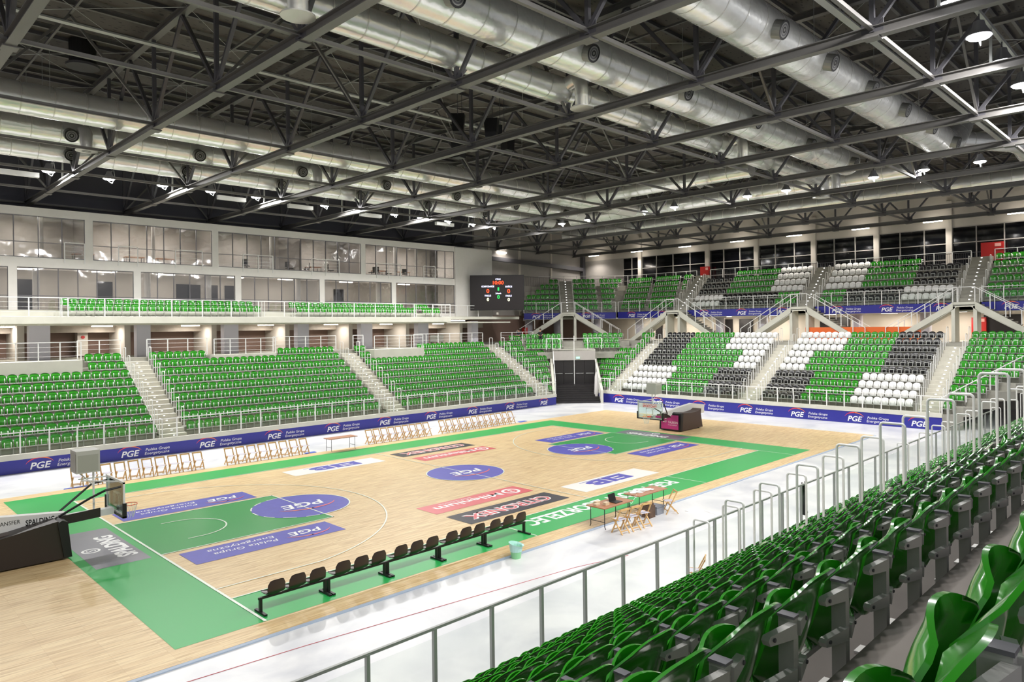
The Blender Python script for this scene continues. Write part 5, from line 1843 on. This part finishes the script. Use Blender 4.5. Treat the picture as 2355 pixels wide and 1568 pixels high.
goal(1, -0.53, 'lowered basketball stand with dark padded base at the left court end')
goal(-1, 28.8, 'lowered basketball stand with magenta front pad behind the far baseline')
for i, (x, y, zb, lab, f) in enumerate(((-1.38, 7.5, 2.45, 'grey shot clock box on a white post above the left basket', 1), (29.55, 7.7, 2.5, 'grey shot clock box on a white post above the right basket', -1))):
    t = thing('shot_clock', lab, 'shot clock', (x, y, 1.3))
    q = MB(); q.bx(x - 0.32, x + 0.32, y - 0.35, y + 0.35, zb, zb + 0.68, mat('clock_case', 'B5B5AE', 0.4)); q.build('clock_box', t)
    q = MB(); q.bx(x - 0.27, x + 0.27, y - 0.357, y - 0.35, zb + 0.04, zb + 0.55, mat('clock_face', '9FA096', 0.4)); q.bx(x - f * 0.327 - 0.003, x - f * 0.327 + 0.003, y - 0.3, y + 0.3, zb + 0.05, zb + 0.6, mat('clock_face', '9FA096', 0.4)); q.build('clock_face', t)
    q = MB(); q.tube((x + f * 0.22, y, 1.2), (x + f * 0.22, y, zb), 0.03, M_RAIL, 8); q.build('post', t)
    q = MB(); q.tube((x + f * 0.22, y, 2.0), (x - f * 0.2, y, zb), 0.02, M_RAIL, 6); q.build('brace', t)


# ---- black linked seats along the sideline
def shell_chair_mesh():
    q = MB()
    prof = [(0.24, 0.44), (0.20, 0.425), (0.05, 0.42), (-0.10, 0.43), (-0.17, 0.47), (-0.205, 0.56), (-0.225, 0.68), (-0.25, 0.80)]
    wid = [0.20, 0.215, 0.22, 0.22, 0.215, 0.22, 0.215, 0.17]
    V = []
    nu = 9
    for j in range(nu):
        a = -1 + 2 * j / (nu - 1)
        for (y, z_), w_ in zip(prof, wid):
            V.append((a * w_, y + (0.03 * a * a if z_ > 0.5 else 0), z_ + (0.03 * a * a if z_ < 0.5 else -0.03 * abs(a) ** 4 * (z_ > 0.75))))
    q.grid(V, nu, len(prof), M_SHELL)
    V2 = [(x, y - 0.012, z_ - 0.012) for x, y, z_ in V]
    n = len(prof)
    q.add(V2, [tuple(reversed(f)) for f in [(i * n + j, i * n + j + 1, (i + 1) * n + j + 1, (i + 1) * n + j) for i in range(nu - 1) for j in range(n - 1)]], M_SHELL)
    me = q.mesh('shell_seat'); smooth_by_angle(me, 1.2)
    return me


SHM = shell_chair_mesh()
for i in range(5):
    x0 = 0.06 + 1.79 * i; x1 = x0 + 1.79
    t = thing('linked_bench', 'dark three-seat linked bench on the green sideline strip, %s from left' % ordw(i + 1), 'bench', (x0, -1.5, WZ), 0, 'benches on the near sideline')
    q = MB(); q.bx(x0, x1, -1.49, -1.43, 0.36, 0.41, M_BLACK); q.build('beam', t)
    for x in (x0 + 0.05, x1 - 0.05):
        q = MB(); q.bx(x - 0.03, x + 0.03, -1.50, -1.42, WZ, 0.38, M_BLACK); q.bx(x - 0.035, x + 0.035, -1.75, -1.2, WZ + 0.005, WZ + 0.05, M_BLACK); q.build('leg', t)
    xs = [x0 + 0.36, x0 + 0.90, x0 + 1.44] if i < 4 else [x0 + 0.3, x0 + 0.86, x0 + 1.42]
    for x in xs:
        o = bpy.data.objects.new('shell_seat', SHM); COL.objects.link(o); o.parent = t
        o.location = (x - x0, 0.03, 0)


# ---- wooden folding chairs
def fold_chair():
    root = empty('folding_chair')
    def p(nm, f, m=None):
        q = MB(); f(q); return q.build(nm, root)
    for x in (-0.2, 0.2):
        p('back_leg_frame', lambda q: q.beam((x, 0.22, 0.0), (x, -0.20, 0.82), 0.028, 0.05, M_PINE, up=(1, 0, 0)))
        p('front_leg', lambda q: q.beam((x * 0.86, -0.24, 0.0), (x * 0.86, 0.16, 0.46), 0.028, 0.042, M_PINE, up=(1, 0, 0)))
    p('top_slat', lambda q: q.beam((-0.21, -0.19, 0.79), (0.21, -0.19, 0.79), 0.02, 0.07, M_PINE))
    p('lower_rail', lambda q: (q.beam((-0.2, 0.16, 0.12), (0.2, 0.16, 0.12), 0.02, 0.03, M_PINE), q.beam((-0.17, -0.18, 0.1), (0.17, -0.18, 0.1), 0.02, 0.03, M_PINE)))
    p('seat', lambda q: (q.bx(-0.18, 0.18, -0.10, 0.22, 0.44, 0.456, M_FSEAT), q.bx(-0.2, -0.18, -0.12, 0.24, 0.435, 0.46, M_PINE), q.bx(0.18, 0.2, -0.12, 0.24, 0.435, 0.46, M_PINE)))
    return root


M_FSEAT = mat('chair_seat_pad', 'C9C6D4', 0.6)
fc = fold_chair()
used = False
groups = [(0.61, 6.14, 10, 'left end'), (7.28, 11.71, 8, 'second'), (15.48, 20.04, 9, 'third'), (20.9, 27.4, 12, 'right end')]
for gi, (xa, xb, n, nm) in enumerate(groups):
    for i in range(n):
        o = fc if not used else copy_tree(fc); used = True
        x = xa + 0.2 + (xb - xa - 0.4) * i / (n - 1)
        o.location = (x, 18.2, 0.0); o.rotation_euler = (0, 0, math.pi)
        tag(o, 'wooden folding chair in the %s group before the blue boards, %s from left' % (nm, ordw(i + 1)), 'chair', 'folding chairs on the far side')
for i, (x, y, r) in enumerate(((11.2, -3.72, -0.1), (11.75, -3.78, -0.15), (12.35, -3.8, -0.2))):
    o = copy_tree(fc); o.location = (x, y, 0); o.rotation_euler = (0, 0, r)
    tag(o, 'wooden folding chair with blue pad at the nearer table, %s of three' % ['left', 'middle', 'right'][i], 'chair', 'folding chairs at the near tables')
o = copy_tree(fc); o.location = (14.35, -3.55, 0); o.rotation_euler = (0, 0, 0.9)
tag(o, 'single wooden folding chair turned aside, right of the farther table', 'chair', 'folding chairs at the near tables')
o = copy_tree(fc); o.location = (8.6, -8.2, 0); o.rotation_euler = (0, 0, 0.5)
tag(o, 'single wooden folding chair standing just behind the near glass rail', 'chair')


def table(x0, x1, y0, y1, label, m=M_TABLE):
    t = thing('folding_table', label, 'table', ((x0 + x1) / 2, (y0 + y1) / 2, 0))
    MB().bx(x0, x1, y0, y1, 0.715, 0.745, m).build('table_top', t)
    for x in (x0 + 0.12, x1 - 0.12):
        q = MB()
        q.path([(x, y0 + 0.06, 0.02), (x, y0 + 0.1, 0.1), (x, y0 + 0.1, 0.715)], 0.014, M_BLACK, 6)
        q.path([(x, y1 - 0.06, 0.02), (x, y1 - 0.1, 0.1), (x, y1 - 0.1, 0.715)], 0.014, M_BLACK, 6)
        q.tube((x, y0 + 0.1, 0.25), (x, y1 - 0.1, 0.25), 0.01, M_BLACK, 6)
        q.build('leg_frame', t)
    return t


table(10.95, 12.55, -3.25, -2.45, 'brown folding table with black legs, nearer of the two by the sideline')
table(13.1, 14.85, -3.1, -2.4, 'brown folding table covered with papers and cables, farther of the two')
table(12.55, 14.25, 17.2, 17.95, 'brown folding table between the chair rows before the blue boards')
lt = thing('laptop', 'open black laptop on the nearer brown table', 'laptop', (11.95, -2.85, 0.745))
MB().bx(11.75, 12.12, -3.1, -2.83, 0.745, 0.765, M_BLACK).build('keyboard_base', lt)
MB().vprism([(0, 0), (0.37, 0), (0.37, 0.25), (0, 0.25)], (11.75, -2.82, 0.76), (1, 0, 0), (0, 0.28, 0.96), (0, 0.012, 0), 1.0, M_BLACK).build('screen', lt)
rr = random.Random(3)
for i, (x, y) in enumerate(((11.15, -2.75), (11.35, -2.6), (11.4, -2.95))):
    tag(MB().bx(x - 0.1, x + 0.1, y - 0.07, y + 0.07, 0.745, 0.80 + 0.02 * i, mat('carton', 'D8C3A5', 0.6)).build('small_box'), 'small pale box on the nearer table left of laptop, %s' % ['leftmost', 'rearmost', 'front'][i], 'box', 'small boxes on the nearer table')
for i in range(7):
    x, y = 13.4 + rr.random() * 1.0, -2.95 + rr.random() * 0.45
    a = rr.random() * 3
    c, s_ = math.cos(a), math.sin(a)
    q = MB(); q.prism([(x + c * u_ - s_ * v_, y + s_ * u_ + c * v_) for u_, v_ in ((-0.15, -0.1), (0.15, -0.1), (0.15, 0.1), (-0.15, 0.1))], 0.746 + 0.003 * i, 0.748 + 0.003 * i, M_TEXTW)
    tag(q.build('paper_sheet'), 'white paper sheet lying on the farther brown table', 'paper', 'papers on the farther table')
q = MB()
for i in range(9):
    cx, cy_ = 13.75 + 0.45 * rr.random(), -2.8 + 0.25 * rr.random()
    q.path([(cx + (0.12 + 0.14 * rr.random()) * math.cos(k * 0.8 + i), cy_ + 0.1 * math.sin(k * 0.8 + i), 0.775 + 0.01 * (k % 3)) for k in range(9)], 0.008, M_TEXTW, 5)
tag(q.build('cable_tangle'), 'tangle of white cables heaped on the farther brown table', 'cables')
q = MB(); q.path([(12.2, -2.7, 0.76), (12.35, -2.6, 0.82), (12.5, -2.8, 0.77), (12.9, -2.9, 0.5), (13.2, -2.9, 0.76)], 0.008, M_TEXTW, 5)
tag(q.build('white_cable'), 'white cable hanging between the two brown tables', 'cable')
t = thing('storage_crate', 'grey plastic crate on the floor beside the single folding chair', 'crate', (13.95, -3.2, 0))
q = MB(); q.vprism([(-0.2, 0), (0.2, 0), (0.24, 0.26), (-0.24, 0.26)], (13.95, -3.4, 0), (1, 0, 0), (0, 0, 1), (0, 0.4, 0), 1.0, mat('crate_grey', '9297A2', 0.5)); q.build('crate_body', t)
MB().bx(13.7, 14.2, -3.42, -2.98, 0.26, 0.3, mat('crate_rim', '7E838E', 0.5)).build('rim', t)
q = MB(); q.bx(13.2, 13.55, -3.45, -3.1, 0.0, 0.42, mat('bag_brown', '5F4A3D', 0.8, var=0.3, scale=8))
q.prism([(13.22, -3.43), (13.53, -3.40), (13.48, -3.15), (13.26, -3.14)], 0.42, 0.5, mat('bag_brown', '5F4A3D', 0.8))
tag(q.build('brown_bag'), 'brown bag standing under the farther brown table', 'bag')
t = thing('waste_bucket', 'green bucket with clear bag liner on the concrete by the court edge', 'bucket', (7.11, -3.0, 0))
q = MB(); q.path([(7.11, -3.0, 0.0), (7.11, -3.0, 0.30)], [0.14, 0.18], mat('bucket_green', '8FD29B', 0.4), 20); q.build('bucket', t)
q = MB(); q.path([(7.11, -3.0, 0.2), (7.11, -3.0, 0.36), (7.12, -3.01, 0.42)], [0.175, 0.20, 0.24], mat('liner', 'B8E2DC', 0.3), 14, caps=False); q.build('bag_liner', t)
for i, (x, y, w_, lab) in enumerate(((29.85, -2.6, 0.55, 'flat blue mat on the concrete near the right end of the rail'), (28.3, 17.6 + 0.6, 0.4, 'small blue patch on the floor near the far corner of the court'), (11.85, 17.75 + 0.4, 0.35, 'small blue cloth beside the second chair group'), (0.7, 17.95, 0.5, 'blue cloth lying before the leftmost folding chairs'))):
    q = MB(); q.prism([(x - w_, y - 0.2), (x + w_ * 0.9, y - 0.12), (x + w_, y + 0.2), (x - w_ * 0.8, y + 0.16)], 0.003, 0.02, mat('cloth_blue', '3F5FBE', 0.6))
    tag(q.build('blue_mat'), lab, 'mat')
q = MB(); q.path([(14.9, -3.9, 0.004), (15.4, -4.3, 0.004), (15.2, -4.9, 0.004), (15.9, -5.6, 0.004)], 0.012, M_TEXTW, 5)
tag(q.build('floor_cable'), 'thin white cable lying on the concrete beyond the single chair', 'cable')
tag(MB().bx(14.9, 15.6, -3.95, -3.8, 0.0, 0.03, M_TEXTW).build('white_strip_box'), 'white flat strip on the concrete right of the tables', 'strip')
# jacket hanging on the rail
q = MB()
V = []
for i in range(7):
    for j in range(9):
        a = i / 6; b_ = j / 8
        V.append((13.55 + (a - 0.5) * (0.22 + 0.12 * b_) + 0.04 * math.sin(b_ * 6), NEARY + 0.06 + 0.05 * math.sin(a * 7 + b_ * 3), 2.03 - 0.95 * b_ - 0.06 * math.sin(a * 3)))
q.grid(V, 7, 9, mat('jacket_dark', '2E2E30', 0.8))
V2 = [(x, y - 0.03, z_) for x, y, z_ in V]
q.grid(V2, 7, 9, mat('jacket_dark', '2E2E30', 0.8))
tag(q.build('dark_jacket', smooth=True), 'dark cloth hanging over the near glass rail behind the handrail loops', 'jacket')
q = MB()
for i, (dx, h) in enumerate(((0, 1.1), (0.12, 0.8), (0.05, 0.95))):
    x, y = dpt(DC + 1.3, -1.75)[:2]
    q.path([(x + dx, y + dx, 0.4), (x + dx, y + dx, 0.9), (x + dx * 0.6, y, h + 1.2), (x + dx * 0.5, y, h + 1.6)], [0.16, 0.2, 0.14, 0.05], mat('plastic_wrap', 'C9C6C4', 0.3), 9)
tag(q.build('wrapped_bundle', smooth=True), 'pale plastic wrapped bundle leaning by the right side of the corner steps', 'bundle')


# ---- two seated persons
def person(loc, rz, shirt, label, facing_phone=True):
    t = thing('person', label, 'person', loc, rz)
    V = [(0, 0, 0.48), (0, 0.02, 0.68), (0, 0.02, 0.92), (0, 0.0, 1.02), (0, -0.03, 1.13), (0, -0.05, 1.24),
         (0.17, 0.0, 0.95), (0.25, -0.08, 0.72), (0.12, -0.30, 0.66), (-0.17, 0.0, 0.95), (-0.25, -0.08, 0.72), (-0.12, -0.30, 0.66),
         (0.1, -0.08, 0.48), (0.14, -0.44, 0.50), (0.14, -0.42, 0.08), (0.14, -0.56, 0.04), (-0.1, -0.08, 0.48), (-0.14, -0.44, 0.50), (-0.14, -0.42, 0.08), (-0.14, -0.56, 0.04)]
    E_ = [(0, 1), (1, 2), (2, 3), (3, 4), (4, 5), (2, 6), (6, 7), (7, 8), (2, 9), (9, 10), (10, 11), (0, 12), (12, 13), (13, 14), (14, 15), (0, 16), (16, 17), (17, 18), (18, 19)]
    Rr = [0.15, 0.13, 0.16, 0.06, 0.09, 0.08, 0.06, 0.045, 0.03, 0.06, 0.045, 0.03, 0.1, 0.065, 0.045, 0.04, 0.1, 0.065, 0.045, 0.04]
    me = bpy.data.meshes.new('body'); me.from_pydata(V, E_, [])
    o = bpy.data.objects.new('body', me); COL.objects.link(o)
    sk = o.modifiers.new('skin', 'SKIN')
    for i, r_ in enumerate(Rr):
        me.skin_vertices[0].data[i].radius = (r_, r_ * 0.85)
    me.skin_vertices[0].data[0].use_root = True
    o.modifiers.new('sub', 'SUBSURF').levels = 1
    dg = bpy.context.evaluated_depsgraph_get()
    m2 = bpy.data.meshes.new_from_object(o.evaluated_get(dg))
    bpy.data.objects.remove(o)
    ms = [mat('skin', 'C99A80', 0.6), shirt, mat('trousers', '2A2B33', 0.8)]
    for m_ in ms: m2.materials.append(m_)
    for p_ in m2.polygons:
        c = p_.center; p_.use_smooth = True
        if c.z > 1.03 or (c.y < -0.14 and c.z > 0.58): p_.material_index = 0
        elif c.z > 0.56 or (c.y > -0.05 and c.z > 0.5): p_.material_index = 1
        else: p_.material_index = 2
    o = bpy.data.objects.new('body', m2); COL.objects.link(o); o.parent = t
    q = MB(); q.path([(0, 0.0, 1.20), (0, -0.02, 1.27), (0, -0.03, 1.32)], [0.10, 0.10, 0.05], mat('hair', '3A2A20', 0.8), 12)
    h = q.build('hair', t); h.matrix_parent_inverse = Matrix.Identity(4); smooth_by_angle(h.data, 1.2)
    for s in (-1, 1):
        for k in range(4):
            q = MB(); q.path([(s * 0.11 + (k - 1.5) * 0.018, -0.33, 0.665), (s * 0.09 + (k - 1.5) * 0.016, -0.38, 0.66), (s * 0.07 + (k - 1.5) * 0.014, -0.40, 0.64)], 0.008, mat('skin', 'C99A80', 0.6), 5)
            f = q.build('finger', t); f.matrix_parent_inverse = Matrix.Identity(4)
    for s in (-1, 1):
        q = MB(); q.bx(s * 0.14 - 0.045, s * 0.14 + 0.045, -0.62, -0.38, 0.0, 0.07, M_BLACK)
        f = q.build('shoe', t); f.matrix_parent_inverse = Matrix.Identity(4)
    return t


pz = RZ + RISE * 9
person((dpt(DC + 0.45 + DEP * 9, 3.1)[0], dpt(DC + 0.45 + DEP * 9, 3.1)[1], pz), math.radians(-45), mat('shirt_black', '1B1B20', 0.8), 'person in black T-shirt seated with arms crossed on top green row by corner stair')
person((dpt(DC + 0.45 + DEP * 9, 5.2)[0], dpt(DC + 0.45 + DEP * 9, 5.2)[1], pz), math.radians(-80), mat('shirt_navy', '20222E', 0.8), 'person in dark clothes leaning forward, seated left of the other visitor')
